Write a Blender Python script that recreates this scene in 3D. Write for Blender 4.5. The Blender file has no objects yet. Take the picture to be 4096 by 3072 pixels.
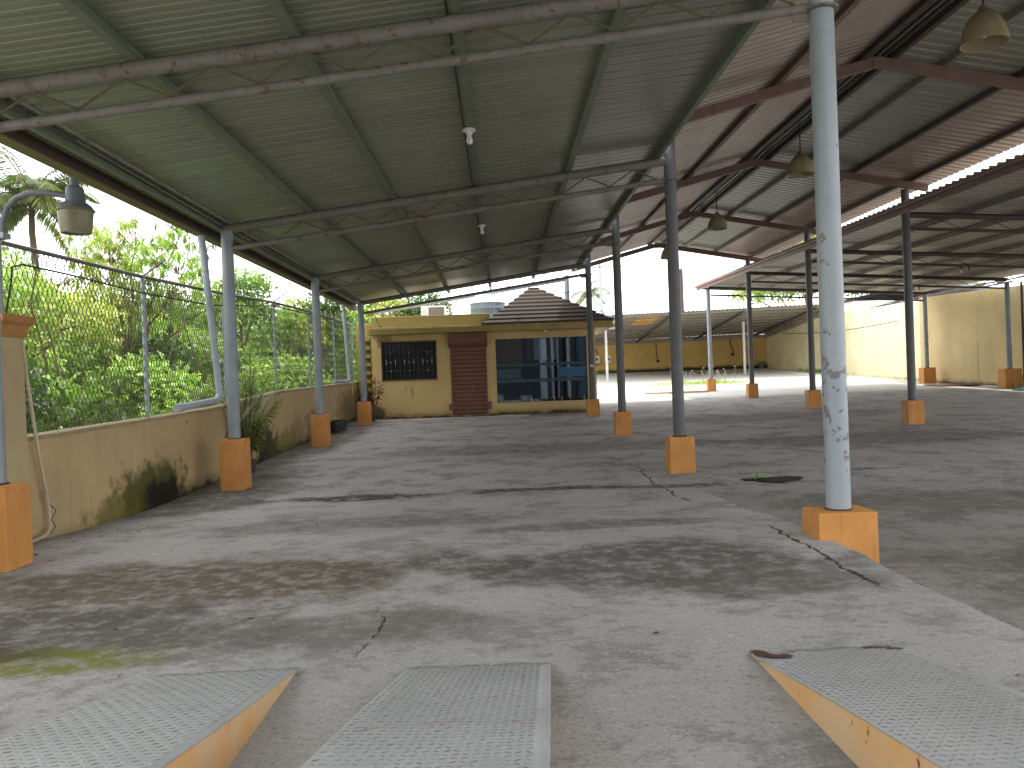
import bpy, math, random
import numpy as np
from mathutils import Vector, Matrix
random.seed(7); rng = np.random.default_rng(7)
sc = bpy.context.scene
C = bpy.data.collections.new("yard"); sc.collection.children.link(C)
R = math.radians; PI = math.pi

# ------------------------------------------------------------------ materials
class NT:
    def __init__(s, name):
        s.m = bpy.data.materials.new(name); s.m.use_nodes = True
        s.t = s.m.node_tree; s.t.nodes.clear()
        s.out = s.n('ShaderNodeOutputMaterial')
        s.pos = s.n('ShaderNodeNewGeometry').outputs['Position']
    def n(s, typ, **kw):
        nd = s.t.nodes.new(typ)
        for k, v in kw.items(): setattr(nd, k, v)
        return nd
    def l(s, a, b): s.t.links.new(a, b)
    def put(s, sock, v):
        if hasattr(v, 'links') or hasattr(v, 'is_linked'): s.l(v, sock)
        else: sock.default_value = v
    def mapping(s, scale=(1, 1, 1), loc=(0, 0, 0), src=None):
        m = s.n('ShaderNodeMapping'); s.l(src or s.pos, m.inputs['Vector'])
        m.inputs['Scale'].default_value = scale; m.inputs['Location'].default_value = loc
        return m.outputs[0]
    def noise(s, scale=1, detail=4, rough=.55, vec=None, dist=0):
        nd = s.n('ShaderNodeTexNoise'); s.l(vec or s.pos, nd.inputs['Vector'])
        nd.inputs['Scale'].default_value = scale; nd.inputs['Detail'].default_value = detail
        nd.inputs['Roughness'].default_value = rough; nd.inputs['Distortion'].default_value = dist
        return nd.outputs['Fac']
    def ramp(s, fac, a, b, lo=0, hi=1):
        m = s.n('ShaderNodeMapRange'); m.interpolation_type = 'SMOOTHSTEP'
        s.put(m.inputs['Value'], fac)
        m.inputs['From Min'].default_value = a; m.inputs['From Max'].default_value = b
        m.inputs['To Min'].default_value = lo; m.inputs['To Max'].default_value = hi
        return m.outputs[0]
    def math(s, op, a, b=0, c=None):
        m = s.n('ShaderNodeMath'); m.operation = op
        s.put(m.inputs[0], a); s.put(m.inputs[1], b)
        if c is not None: s.put(m.inputs[2], c)
        return m.outputs[0]
    def mix(s, f, a, b, mode='MIX'):
        m = s.n('ShaderNodeMix'); m.data_type = 'RGBA'; m.blend_type = mode
        s.put(m.inputs['Factor'], f)
        for k, v in (('A', a), ('B', b)):
            sk = [i for i in m.inputs if i.name == k and i.type == 'RGBA'][0]
            s.put(sk, v if not isinstance(v, tuple) else (v + (1,) if len(v) == 3 else v))
        return [o for o in m.outputs if o.type == 'RGBA'][0]
    def xyz(s):
        x = s.n('ShaderNodeSeparateXYZ'); s.l(s.pos, x.inputs[0]); return x.outputs
    def blob(s, cx, cy, rx, ry, ns=None, cz=None, rz=1, axes=(0, 1)):
        """soft ellipse mask in world coordinates, edge broken up by noise"""
        o = s.xyz(); a = s.math('DIVIDE', s.math('SUBTRACT', o[axes[0]], cx), rx)
        b = s.math('DIVIDE', s.math('SUBTRACT', o[axes[1]], cy), ry)
        d = s.math('SQRT', s.math('ADD', s.math('MULTIPLY', a, a), s.math('MULTIPLY', b, b)))
        if ns is not None: d = s.math('ADD', d, s.math('MULTIPLY', s.math('SUBTRACT', ns, .5), 2.2))
        return s.ramp(d, .55, 1.15, 1, 0)
    def finish(s, col, rough=.6, bump=None, bs=.3, bd=.02, metal=0, spec=.4, trans=None):
        b = s.n('ShaderNodeBsdfPrincipled')
        s.put(b.inputs['Base Color'], col if not isinstance(col, tuple) else col + (1,))
        s.put(b.inputs['Roughness'], rough); b.inputs['Metallic'].default_value = metal
        b.inputs['Specular IOR Level'].default_value = spec
        if bump is not None:
            bp = s.n('ShaderNodeBump'); bp.inputs['Strength'].default_value = bs; bp.inputs['Distance'].default_value = bd
            s.l(bump, bp.inputs['Height']); s.l(bp.outputs[0], b.inputs['Normal'])
        o = b.outputs[0]
        if trans is not None:
            t = s.n('ShaderNodeBsdfTranslucent'); s.put(t.inputs['Color'], trans)
            mx = s.n('ShaderNodeMixShader'); mx.inputs[0].default_value = .42
            s.l(o, mx.inputs[1]); s.l(t.outputs[0], mx.inputs[2]); o = mx.outputs[0]
        s.l(o, s.out.inputs[0]); return s.m

def mul(c, k): return tuple(min(1, x * k) for x in c)

def painted(name, col, dirt=(.12, .09, .06), amt=.35, rough=.55, scale=3, chip=None, chipamt=.62, streak=True, spec=.3):
    t = NT(name)
    n1 = t.noise(scale, 5, .6); n2 = t.noise(scale * 9, 4, .6)
    v = t.mapping((9, 9, .7)); n3 = t.noise(1.2, 4, .65, v)
    c = t.mix(t.ramp(n1, .3, .75), mul(col, .86), mul(col, 1.08))
    c = t.mix(t.math('MULTIPLY', t.ramp(n3, .5, .8), amt if streak else 0), c, dirt)
    c = t.mix(t.math('MULTIPLY', t.ramp(n2, .6, .75), amt * .8), c, dirt)
    if chip:
        k = t.noise(scale * 2.2, 6, .72)
        c = t.mix(t.ramp(k, chipamt, chipamt + .03), c, chip)
    return t.finish(c, rough, n2, .12, .004, spec=spec)

def simple(name, col, rough=.6, var=.12, scale=8, metal=0, spec=.4, bs=.15):
    t = NT(name); n = t.noise(scale, 5, .6)
    c = t.mix(n, mul(col, 1 - var * 1.6), mul(col, 1 + var * 1.6))
    return t.finish(c, rough, n, bs, .01, metal=metal, spec=spec)

def wall_mat(name, col, stains=(), base=None, zfun=.03):
    """painted render: faint vertical streaks, grime near the ground, mould blobs (y, z, ry, rz, colour, strength)"""
    t = NT(name); o = t.xyz()
    n1 = t.noise(.8, 5, .6); n2 = t.noise(30, 4, .6); nb = t.noise(2.2, 6, .68)
    st = t.noise(1.5, 5, .7, t.mapping((8, 8, .35)))
    c = t.mix(t.ramp(n1, .3, .7), mul(col, .9), mul(col, 1.06))
    c = t.mix(t.ramp(st, .5, .85, 0, .35), c, mul(col, .55))
    c = t.mix(t.ramp(t.noise(7, 2, .5), .73, .76, 0, .7), c, (.10, .06, .03))
    if base is not None:
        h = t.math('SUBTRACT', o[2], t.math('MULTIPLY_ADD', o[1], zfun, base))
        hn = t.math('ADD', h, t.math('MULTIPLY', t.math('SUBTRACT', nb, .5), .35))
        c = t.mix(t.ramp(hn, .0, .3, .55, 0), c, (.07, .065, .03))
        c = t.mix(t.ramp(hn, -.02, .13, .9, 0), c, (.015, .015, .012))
    for (ax, cy, cz, ry, rz, cc, k) in stains:
        m = t.blob(cy, cz, ry, rz, t.noise(3.2, 7, .68), axes=(ax, 2))
        c = t.mix(t.math('MULTIPLY', m, k), c, cc)
    return t.finish(c, .8, n2, .25, .006, spec=.2)

M = {}
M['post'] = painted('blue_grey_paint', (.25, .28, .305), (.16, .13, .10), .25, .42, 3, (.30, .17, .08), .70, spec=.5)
M['post_backlit'] = painted('shaded_grey_paint', (.13, .13, .135), (.10, .07, .05), .4, .5, 4, (.19, .12, .08), .70, spec=.4)  # post paint darkened to carry the backlit shade of the farther columns
def peel_mat():
    t = NT('peeling_grey_paint'); o = t.xyz(); n1 = t.noise(3, 5, .6)
    c = t.mix(n1, (.27, .305, .325), (.35, .39, .41))
    k = t.noise(9, 6, .62); zone = t.ramp(t.math('ABSOLUTE', t.math('SUBTRACT', o[2], 1.28)), .35, 1.0, 0, .12)
    k2 = t.math('SUBTRACT', k, zone)
    c = t.mix(t.ramp(k2, .555, .565), c, (.17, .17, .165))
    c = t.mix(t.ramp(t.noise(6, 5, .7), .71, .73), c, (.33, .17, .09))
    return t.finish(c, .4, t.ramp(k2, .55, .57, 1, 0), .5, .003, spec=.5)
M['post_peel'] = peel_mat()
M['truss'] = painted('truss_paint', (.205, .195, .17), (.12, .08, .05), .8, .55, 4, (.155, .075, .045), .58)
M['rebar'] = simple('rusty_rebar', (.13, .115, .06), .8, .3, 60)
M['gutter'] = painted('gutter_underside', (.17, .13, .06), (.06, .04, .02), .7, .6, 3)
M['purlin'] = painted('purlin_paint_green', (.16, .19, .135), (.06, .05, .035), .5, .5, 4)
M['pink'] = painted('primer_red_paint', (.23, .145, .125), (.08, .05, .04), .6, .6, 5, (.12, .05, .03), .66)
M['darkbeam'] = painted('dark_brown_beam', (.075, .055, .05), (.03, .025, .02), .5, .6, 5)
M['lightbeam'] = painted('light_purlin', (.24, .225, .20), (.08, .06, .04), .5, .6, 5)
M['orange'] = painted('orange_plinth_paint', (.60, .27, .075), (.17, .08, .03), .5, .6, 2.5, (.25, .12, .05), .72)
M['yellowfascia'] = painted('yellow_fascia', (.46, .32, .12), (.12, .07, .04), .6, .6, 3)

def roof_mat(name, bands, patch):
    """bands: (x limit, colour) by world X; panels differ along Y too"""
    t = NT(name); o = t.xyz()
    c = None
    for lim, col in bands:
        if c is None: c = t.mix(0, col, col)
        else: c = t.mix(t.ramp(o[0], lim - .02, lim + .02), c, col)
    pn = t.noise(1, 0, .5, t.mapping((.69, 1.22, 0), (.3, 0, 0)))
    wv = t.n('ShaderNodeTexWhiteNoise'); wv.noise_dimensions = '2D'
    fl = t.n('ShaderNodeVectorMath'); fl.operation = 'FLOOR'; t.l(t.mapping((.3, 1.05, 0)), fl.inputs[0]); t.l(fl.outputs[0], wv.inputs['Vector'])
    c = t.mix(t.math('MULTIPLY', wv.outputs['Value'], .35), c, patch)
    ds = t.noise(1, 4, .6, t.mapping((.5, 2.2, 1)))
    c = t.mix(t.ramp(ds, .5, .8, 0, .35), c, (.06, .055, .04))
    c = t.mix(t.ramp(t.noise(6, 5, .7), .66, .74, 0, .35), c, (.10, .07, .05))
    c = t.mix(t.ramp(t.noise(1.3, 4, .65, t.mapping((.25, 7, 1))), .5, .78, 0, .35), c, (.07, .06, .045))
    return t.finish(c, .36, None, metal=.1, spec=.5)
M['roofL'] = roof_mat('green_sheet', [(-9, (.245, .285, .18)), (-3.1, (.235, .262, .175)), (1.2, (.215, .222, .17))], (.19, .18, .15))
M['roofG'] = roof_mat('gable_sheet', [(0, (.31, .245, .205)), (6.6, (.27, .275, .22)), (9.0, (.44, .32, .28))], (.27, .24, .20))
M['roofR'] = roof_mat('pale_sheet', [(0, (.27, .25, .20)), (16, (.25, .23, .19))], (.20, .18, .14))
M['zinc'] = roof_mat('zinc_sheet', [(0, (.30, .27, .22))], (.16, .11, .08))

def ground_mat(name, near):
    t = NT(name); o = t.xyz()
    n0 = t.noise(.35, 5, .6, t.mapping((.8, 1.1, 1))); n1 = t.noise(1.3, 6, .65); n2 = t.noise(7, 6, .7, t.mapping((.8, 1.3, 1))); n3 = t.noise(45, 5, .7); n4 = t.noise(160, 2, .6)
    A, B = (.46, .437, .418), (.37, .35, .333)
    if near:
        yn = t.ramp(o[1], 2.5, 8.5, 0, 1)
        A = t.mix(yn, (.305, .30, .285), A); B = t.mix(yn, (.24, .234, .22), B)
    def mul(cc, k): return t.mix(1.0, cc, (k, k, k), 'MULTIPLY') if hasattr(cc, 'links') else tuple(min(1, q * k) for q in cc)
    c = t.mix(t.ramp(n0, .3, .7), A, B)
    c = t.mix(t.ramp(n1, .45, .75, 0, .5), c, mul(B, .62))
    # blotchy worn skin of darker grime, ragged edges
    w = t.math('ADD', t.math('MULTIPLY', n1, .55), t.math('MULTIPLY', n2, .45))
    c = t.mix(t.ramp(w, .50, .57, 0, .55 if not near else .42), c, mul(B, .42))
    c = t.mix(t.ramp(w, .40, .36, 0, .5), c, mul(A, 1.25))
    c = t.mix(t.ramp(n3, .54, .64, 0, .6), c, mul(B, .4))
    c = t.mix(t.ramp(n3, .42, .34, 0, .55), c, mul(A, 1.4))
    n5 = t.noise(20, 6, .75, t.mapping((.6, 1.2, 1))); c = t.mix(t.ramp(n5, .56, .64, 0, .45), c, mul(B, .45)); c = t.mix(t.ramp(n5, .42, .36, 0, .4), c, mul(A, 1.3))
    c = t.mix(t.ramp(n4, .68, .74, 0, .6), c, (.5, .48, .44))
    c = t.mix(t.ramp(n4, .32, .27, 0, .5), c, (.06, .055, .05))
    nb = t.noise(1.1, 7, .68); nf = t.noise(6, 6, .7)
    def st(cx, cy, rx, ry, col, k, ns=nb):
        nonlocal c
        m = t.blob(cx, cy, rx, ry, ns)
        m = t.math('MULTIPLY', m, t.ramp(nf, .38, .55, k * .45, k))
        c = t.mix(m, c, col)
    if near:
        st(-2.4, 6.3, 2.3, 1.05, (.10, .073, .04), .9)
        st(-2.9, 5.2, 1.6, .7, (.075, .066, .05), .85)
        st(-1.0, 5.0, 1.0, .45, (.11, .10, .08), .7)
        st(1.1, 6.4, 2.0, .9, (.075, .07, .058), .85)
        st(1.9, 5.7, 1.0, .4, (.10, .09, .075), .7)
        st(1.0, 8.4, 1.7, .4, (.10, .085, .07), .7)
        st(-1.6, 9.4, 2.2, .8, (.12, .105, .09), .6)
        st(-2.55, 4.58, .62, .27, (.13, .135, .02), .95, t.noise(4, 7, .75))
        st(-3.2, 4.75, .6, .3, (.06, .05, .02), .85)
    st(-2.2, 12.2, 2.0, .35, (.035, .03, .027), .95)
    st(.4, 12.4, 1.4, .22, (.03, .028, .025), .95)
    st(2.4, 12.2, 1.2, .2, (.05, .045, .04), .8)
    st(-4.4, 13.0, 1.0, 2.4, (.09, .08, .065), .7)
    st(-4.6, 22.0, .7, 6, (.08, .07, .055), .7)
    st(6.5, 7.0, 3.0, 1.6, (.10, .09, .06), .75)
    st(5.5, 10.5, 2.0, .9, (.10, .10, .055), .6)
    st(8.0, 17.5, 4.0, 1.4, (.09, .08, .07), .6)
    st(1.0, 18.0, 4.0, 1.2, (.10, .09, .08), .55)
    st(6.5, 24, 6, 1.6, (.09, .08, .07), .5)
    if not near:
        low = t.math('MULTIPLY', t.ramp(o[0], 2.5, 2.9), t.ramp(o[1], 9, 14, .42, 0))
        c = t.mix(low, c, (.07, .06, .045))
    # crack wandering beside the slab edge, and a few across
    def crack(a, b, off, amp, lo, hi, wd):
        nonlocal c
        wob = t.math('MULTIPLY', t.math('SUBTRACT', t.noise(.9, 6, .7), .5), amp)
        d = t.math('ABSOLUTE', t.math('ADD', t.math('SUBTRACT', o[a], off), wob))
        rg = t.math('MULTIPLY', t.ramp(o[b], lo, lo + .4), t.ramp(o[b], hi, hi + .4, 1, 0))
        wv = t.math('MULTIPLY', t.ramp(d, wd * .5, wd, 1, 0), t.ramp(nf, .38, .46))
        c = t.mix(t.math('MULTIPLY', wv, rg), c, (.025, .022, .018))
    crack(0, 1, 2.55, .5, 5.3, 7.6, .02); crack(0, 1, 2.35, .6, 10.2, 14.5, .022)
    crack(1, 0, 13.2, 1.0, 3.2, 6.5, .03)
    crack(1, 0, 20.6, 1.4, -4, 9, .03)
    if near: crack(0, 1, -.85, .5, 4.3, 5.2, .012)
    c = t.mix(t.ramp(o[1], 33.5, 36, 0, .9), c, (.62, .60, .56)) if not near else c  # yard beyond the canopies coloured paler to read as sunlit
    h = t.math('ADD', n3, t.math('MULTIPLY', n2, 1.5))
    return t.finish(c, .82, h, .55, .012, spec=.25)
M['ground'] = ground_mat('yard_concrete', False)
M['slab'] = ground_mat('worn_concrete', True)

TAN = (.50, .365, .195)
M['wallL'] = wall_mat('tan_render', TAN, [
    (1, 12.0, .28, 1.3, .42, (.055, .062, .012), .9), (1, 12.2, .12, .95, .26, (.012, .012, .008), .95), (1, 10.9, .12, .9, .25, (.12, .11, .02), .7),
    (1, 17.9, .30, 1.0, .5, (.012, .012, .01), .95), (1, 19.2, .35, 1.6, .4, (.10, .10, .02), .6),
    (1, 22.5, .6, 1.6, .5, (.07, .055, .03), .6), (1, 27.5, .9, 2.5, .7, (.09, .06, .03), .5)], base=-.42)
M['house'] = wall_mat('yellow_render', (.66, .475, .215), [
    (0, -4.5, .5, .4, .5, (.05, .045, .03), .8), (0, -4.1, 3.2, .3, .25, (.14, .08, .04), .6), (0, -3.2, 1.4, .07, .3, (.36, .24, .10), .6), (0, -3.45, 1.5, .04, .14, (.3, .2, .09), .6)], base=-.42)
M['parapet'] = wall_mat('mossy_yellow_parapet', (.40, .31, .11), [])
M['yardwall'] = wall_mat('ochre_yard_wall', (.60, .40, .14), [], base=-.5, zfun=.042)
M['wall_sunlit'] = wall_mat('sunlit_yellow_wall', (.88, .78, .50), [  # open stretch of the wall, sunlight put into its pale colour
    (1, 34.4, .95, .8, .25, (.10, .09, .03), .8)], base=-.42)
M['wall_shaded'] = wall_mat('shaded_tan_wall', (.66, .52, .28), [(1, 34.4, .95, .8, .25, (.10, .09, .03), .8), (1, 36.8, 1.9, .07, 1.2, (.42, .32, .16), .8)], base=-.42)  # same wall under the canopy, roof shade put into its colour
M['coping'] = painted('wall_coping', (.36, .28, .17), (.10, .09, .07), .7, .8, 4)
M['cap'] = painted('pillar_cap_orange', (.44, .22, .075), (.08, .05, .03), .8, .7, 5)
M['cream'] = wall_mat('pillar_render', (.47, .37, .21), [])
M['cementtop'] = painted('cement_ledge', (.33, .29, .24), (.06, .05, .04), .9, .85, 2.5, streak=False)
M['brown'] = painted('shutter_brown', (.215, .095, .062), (.05, .02, .015), .6, .45, 5, spec=.4)
M['black'] = simple('black_iron', (.012, .012, .013), .45)
M['bright'] = simple('galvanised', (.45, .46, .47), .35, .1, metal=.6)
M['pvc'] = painted('grey_pvc', (.42, .46, .50), (.2, .18, .15), .4, .4, 5)
M['whitepvc'] = painted('white_pvc', (.55, .47, .33), (.25, .18, .10), .4, .5, 5)
M['white'] = painted('white_paint', (.72, .72, .70), (.25, .22, .18), .4, .5, 5)
M['tile'] = painted('roof_tile_brown', (.036, .023, .017), (.05, .035, .025), .7, .75, 5)
M['tileedge'] = simple('roof_tile_edge', (.075, .055, .042), .8, .2)
M['tank'] = painted('grey_tank_plastic', (.13, .16, .19), (.45, .44, .42), .6, .5, 2)
M['tanktop'] = simple('pale_tank_top', (.50, .56, .60), .5)
M['acdark'] = simple('ac_coil_dark', (.13, .11, .10), .6, .2, 40)
M['fence'] = simple('weathered_wire', (.075, .08, .05), .6, .2, 30)
M['galv'] = painted('galvanised_pipe', (.33, .37, .39), (.2, .15, .1), .4, .45, 6)
M['railrust'] = painted('brown_rail', (.20, .16, .15), (.1, .06, .04), .5, .5, 6)
M['reflector'] = painted('lamp_reflector_olive', (.19, .17, .09), (.13, .11, .05), .6, .35, 6, spec=.5)
M['lampmetal'] = painted('lamp_cast_metal', (.13, .14, .15), (.1, .1, .1), .4, .45, 10)
M['shade'] = painted('yellowed_shade', (.31, .265, .15), (.18, .11, .05), .6, .4, 6, spec=.5)
M['glasswhite'] = simple('bulb_glass', (.75, .74, .66), .2, .03)
M['trunk'] = simple('bark', (.13, .09, .06), .9, .35, 12, bs=.6)
M['vine'] = simple('dry_stems', (.16, .11, .07), .9, .3, 12)
M['soil'] = simple('soil_litter', (.10, .075, .05), .95, .4, 14, bs=.8)
M['litter'] = simple('dry_leaf_litter', (.16, .10, .06), .9, .4, 20)
M['pot'] = simple('dark_plastic_pot', (.035, .035, .035), .5)
M['net'] = simple('green_net', (.03, .10, .07), .7, .3, 20)
M['block'] = painted('concrete_blocks', (.22, .21, .18), (.05, .05, .04), .8, .9, 3)
M['rust'] = simple('rust_hole', (.07, .028, .015), .9, .5, 40, bs=.8)
M['cable'] = simple('black_cable', (.02, .02, .02), .6)
M['frost'] = simple('frosted_film', (.045, .085, .11), .45, .05)
M['bluetint'] = simple('blue_tint', (.03, .13, .24), .35, .08)
M['interior'] = simple('dark_interior', (.008, .009, .012), .8)
M['orangereflect'] = simple('orange_reflection_panel', (.30, .12, .04), .8, .1)  # colour of the orange reflection in the shop glass
M['greywhite'] = simple('pale_panel', (.42, .47, .50), .6, .05)
M['amber'] = simple('amber_sheet', (.75, .38, .03), .4, .1)
M['farwhite'] = simple('far_white_wall', (.72, .72, .72), .8, .05)

def plate_mat():
    t = NT('grey_painted_plate'); n1 = t.noise(1.8, 5, .6); n2 = t.noise(14, 5, .7)
    c = t.mix(t.ramp(n1, .3, .7), (.275, .283, .283), (.335, .34, .338))
    c = t.mix(t.ramp(n2, .55, .72, 0, .6), c, (.20, .17, .15))
    c = t.mix(t.math('MULTIPLY', t.ramp(t.noise(2.2, 5, .6), .55, .7), t.ramp(t.noise(40, 3, .6), .45, .6)), c, (.20, .12, .10))
    return t.finish(c, .42, n2, .15, .003, metal=.1, spec=.5)
M['plate'] = plate_mat()
def lug_mat():
    t = NT('shadow_tone_bars'); n2 = t.noise(30, 4, .7)  # dark tone stands for the shadow each raised bar would show
    c = t.mix(t.ramp(n2, .4, .65), (.22, .225, .225), (.12, .10, .092))
    return t.finish(c, .42, None, metal=.15, spec=.5)
M['lug'] = lug_mat()
def ramp_side():
    t = NT('orange_ramp_side'); n1 = t.noise(2.5, 5, .6)
    c = t.mix(t.ramp(n1, .35, .65), (.56, .32, .125), (.52, .37, .22))
    c = t.mix(t.ramp(t.noise(18, 6, .7, t.mapping((1, 1, .5))), .62, .68), c, (.13, .055, .03))
    return t.finish(c, .6, n1, .2, .005)
M['rampside'] = ramp_side()

def leaf_mat(name='leaf'):
    t = NT(name); a = t.n('ShaderNodeAttribute'); a.attribute_name = 'Col'
    n = t.noise(1.1, 3, .6)
    c = t.mix(t.ramp(n, .3, .7, 0, .6), a.outputs['Color'], t.mix(.5, a.outputs['Color'], (.02, .035, .01), 'MULTIPLY'))
    c = t.mix(1.0, c, (1, 1, 1), 'MULTIPLY')
    tr = t.mix(1.0, c, (1.0, 1.15, .55), 'MULTIPLY')
    return t.finish(c, .36, None, spec=.5, trans=tr)
M['leaf'] = leaf_mat()

def glass_mat():
    t = NT('shop_glass')
    g = t.n('ShaderNodeBsdfGlossy'); g.inputs['Roughness'].default_value = .02; g.inputs['Color'].default_value = (.8, .9, 1, 1)
    tr = t.n('ShaderNodeBsdfTransparent'); tr.inputs['Color'].default_value = (.62, .74, .82, 1)
    f = t.n('ShaderNodeFresnel'); f.inputs['IOR'].default_value = 1.5
    mx = t.n('ShaderNodeMixShader'); t.l(t.math('MULTIPLY_ADD', f.outputs[0], 1.0, .06), mx.inputs[0])
    t.l(tr.outputs[0], mx.inputs[1]); t.l(g.outputs[0], mx.inputs[2]); t.l(mx.outputs[0], t.out.inputs[0])
    return t.m
M['glass'] = glass_mat()

# ------------------------------------------------------------------ mesh helpers
class MB:
    def __init__(s): s.v = []; s.f = []; s.mi = []; s.cur = 0
    def add(s, vs, fs):
        b = len(s.v); s.v += [tuple(v) for v in vs]
        for f in fs: s.f.append(tuple(b + i for i in f)); s.mi.append(s.cur)
        return s
    def box(s, x0, x1, y0, y1, z0, z1, mtx=None):
        vs = [(x, y, z) for z in (z0, z1) for y in (y0, y1) for x in (x0, x1)]
        if mtx is not None: vs = [mtx @ Vector(v) for v in vs]
        return s.add(vs, [(0, 2, 3, 1), (4, 5, 7, 6), (0, 1, 5, 4), (2, 6, 7, 3), (0, 4, 6, 2), (1, 3, 7, 5)])
    def bar(s, a, b, w, h, up=(0, 0, 1)):
        """rectangular bar from a to b, w wide, h tall (centred)"""
        a, b = Vector(a), Vector(b); d = (b - a).normalized(); r = d.cross(Vector(up)).normalized(); u = r.cross(d)
        vs = []
        for p in (a, b):
            for i, j in ((-1, -1), (1, -1), (1, 1), (-1, 1)): vs.append(p + r * (w / 2 * i) + u * (h / 2 * j))
        return s.add(vs, [(3, 2, 1, 0), (4, 5, 6, 7), (0, 1, 5, 4), (1, 2, 6, 5), (2, 3, 7, 6), (3, 0, 4, 7)])
    def tube(s, pts, r, n=10, cap=True):
        pts = [Vector(p) for p in pts]; rr = r if isinstance(r, (list, tuple)) else [r] * len(pts)
        vs = []; prev = None
        for i, p in enumerate(pts):
            d = (pts[min(i + 1, len(pts) - 1)] - pts[max(i - 1, 0)]).normalized()
            if prev is None:
                ref = Vector((0, 0, 1)) if abs(d.z) < .9 else Vector((1, 0, 0)); u = d.cross(ref).normalized()
            else: u = (prev - d * prev.dot(d)).normalized()
            prev = u; w = d.cross(u)
            for k in range(n):
                a = 2 * PI * k / n; vs.append(p + (u * math.cos(a) + w * math.sin(a)) * rr[i])
        fs = []
        for i in range(len(pts) - 1):
            for k in range(n):
                k2 = (k + 1) % n; fs.append((i * n + k, i * n + k2, (i + 1) * n + k2, (i + 1) * n + k))
        if cap: fs += [tuple(range(n))[::-1], tuple((len(pts) - 1) * n + k for k in range(n))]
        return s.add(vs, fs)
    def lathe(s, prof, c=(0, 0, 0), n=24, cap=False):
        vs = [(c[0] + r * math.cos(2 * PI * k / n), c[1] + r * math.sin(2 * PI * k / n), c[2] + z) for r, z in prof for k in range(n)]
        fs = [(i * n + k, i * n + (k + 1) % n, (i + 1) * n + (k + 1) % n, (i + 1) * n + k) for i in range(len(prof) - 1) for k in range(n)]
        if cap: fs += [tuple(range(n))[::-1], tuple((len(prof) - 1) * n + k for k in range(n))]
        return s.add(vs, fs)
    def build(s, name, mat, parent=None, smooth=False, bevel=0, loc=None):
        me = bpy.data.meshes.new(name)
        v = s.v
        if loc is not None: v = [(a - loc[0], b - loc[1], c - loc[2]) for a, b, c in v]
        me.from_pydata(v, [], s.f); me.update()
        mats = mat if isinstance(mat, list) else [mat]
        for m in mats: me.materials.append(m)
        if len(mats) > 1: me.polygons.foreach_set('material_index', s.mi)
        if smooth:
            me.polygons.foreach_set('use_smooth', [True] * len(me.polygons))
            try: me.set_sharp_from_angle(angle=R(40))
            except Exception: pass
        o = bpy.data.objects.new(name, me); C.objects.link(o)
        if loc is not None: o.location = loc
        if bevel:
            b = o.modifiers.new('b', 'BEVEL'); b.width = bevel; b.segments = 2; b.limit_method = 'ANGLE'
        if parent: o.parent = parent
        return o

def tag(o, label=None, cat=None, group=None, kind=None):
    if label: o['label'] = label
    if cat: o['category'] = cat
    if group: o['group'] = group
    if kind: o['kind'] = kind
    return o
def thing(name, label, cat, loc=(0, 0, 0), group=None):
    o = bpy.data.objects.new(name, None); C.objects.link(o); o.location = loc; o.empty_display_size = .2
    return tag(o, label, cat, group)
def dup(root, loc, label):
    r = root.copy(); C.objects.link(r); r.location = loc; r['label'] = label
    for ch in list(root.children):
        c = ch.copy(); C.objects.link(c); c.parent = r
        for g in list(ch.children):
            d = g.copy(); C.objects.link(d); d.parent = c
    return r

# ------------------------------------------------------------------ ground
def smooth(a, b, x): t = min(1, max(0, (x - a) / (b - a))); return t * t * (3 - 2 * t)
def plane(y):
    if y < 40: return .03 * (y - 13.7)
    if y < 62: return .789 + .052 * (y - 40)
    return 1.933
def slab(y):
    p = plane(y)
    if y > 13: return p + .004
    s = .155 - .13 * smooth(7.4, 10.2, y)
    k = smooth(9.5, 13, y); return s * (1 - k) + (p + .004) * k
def G(x, y):
    return max(plane(y), slab(y)) if (x < 2.84 and y < 13) else plane(y)

ys = [-60, -20, -5] + [y * .5 for y in range(0, 140)] + [80, 100, 150, 400, 1500]
xs = [-1200, -300, -60, -30, -12, -8, -5.2, -3, -1, 1, 2.6, 3.2, 5, 7.5, 10, 13, 17, 22, 30, 60, 300, 1200]
b = MB()
def gz(x, y):
    z = plane(max(y, -5)) + rng.normal() * .004
    if x < -5.5: z = min(z, plane(max(y, -5)) - .0)
    return z
b.v = [(x, y, gz(x, y)) for y in ys for x in xs]; n = len(xs)
b.f = [(j * n + i, j * n + i + 1, (j + 1) * n + i + 1, (j + 1) * n + i) for j in range(len(ys) - 1) for i in range(n - 1)]; b.mi = [0] * len(b.f)
tag(b.build('ground', M['ground'], smooth=True), kind='structure')
# raised slab in front of the camera, its right edge a real step
b = MB(); ys = [-4 + .25 * i for i in range(0, 68)]; xs = [-5.6, -4, -2, 0, 1.5, 2.6, 2.84]
vv = []
for y in ys:
    e = 2.84 + .02 * math.sin(y * 3.1) + .012 * math.sin(y * 9)
    for x in xs: vv.append((x if x < 2.8 else e, y, slab(y) + (.0 if x < 2.8 else -.006)))
    vv.append((e + .015, y, slab(y) - .03)); vv.append((e + .02, y, plane(y) - .05))
n = len(xs) + 2
b.add(vv, [(j * n + i, j * n + i + 1, (j + 1) * n + i + 1, (j + 1) * n + i) for j in range(len(ys) - 1) for i in range(n - 1)])
tag(b.build('concrete_apron', M['slab'], smooth=True), kind='structure')
# kerb at the yard drain and sheet of yard paving
b = MB(); b.box(6.9, 10.0, 38.75, 38.87, .70, .84)
tag(b.build('kerb', painted('kerb_orange', (.5, .3, .15)), bevel=.01), kind='structure')

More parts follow.
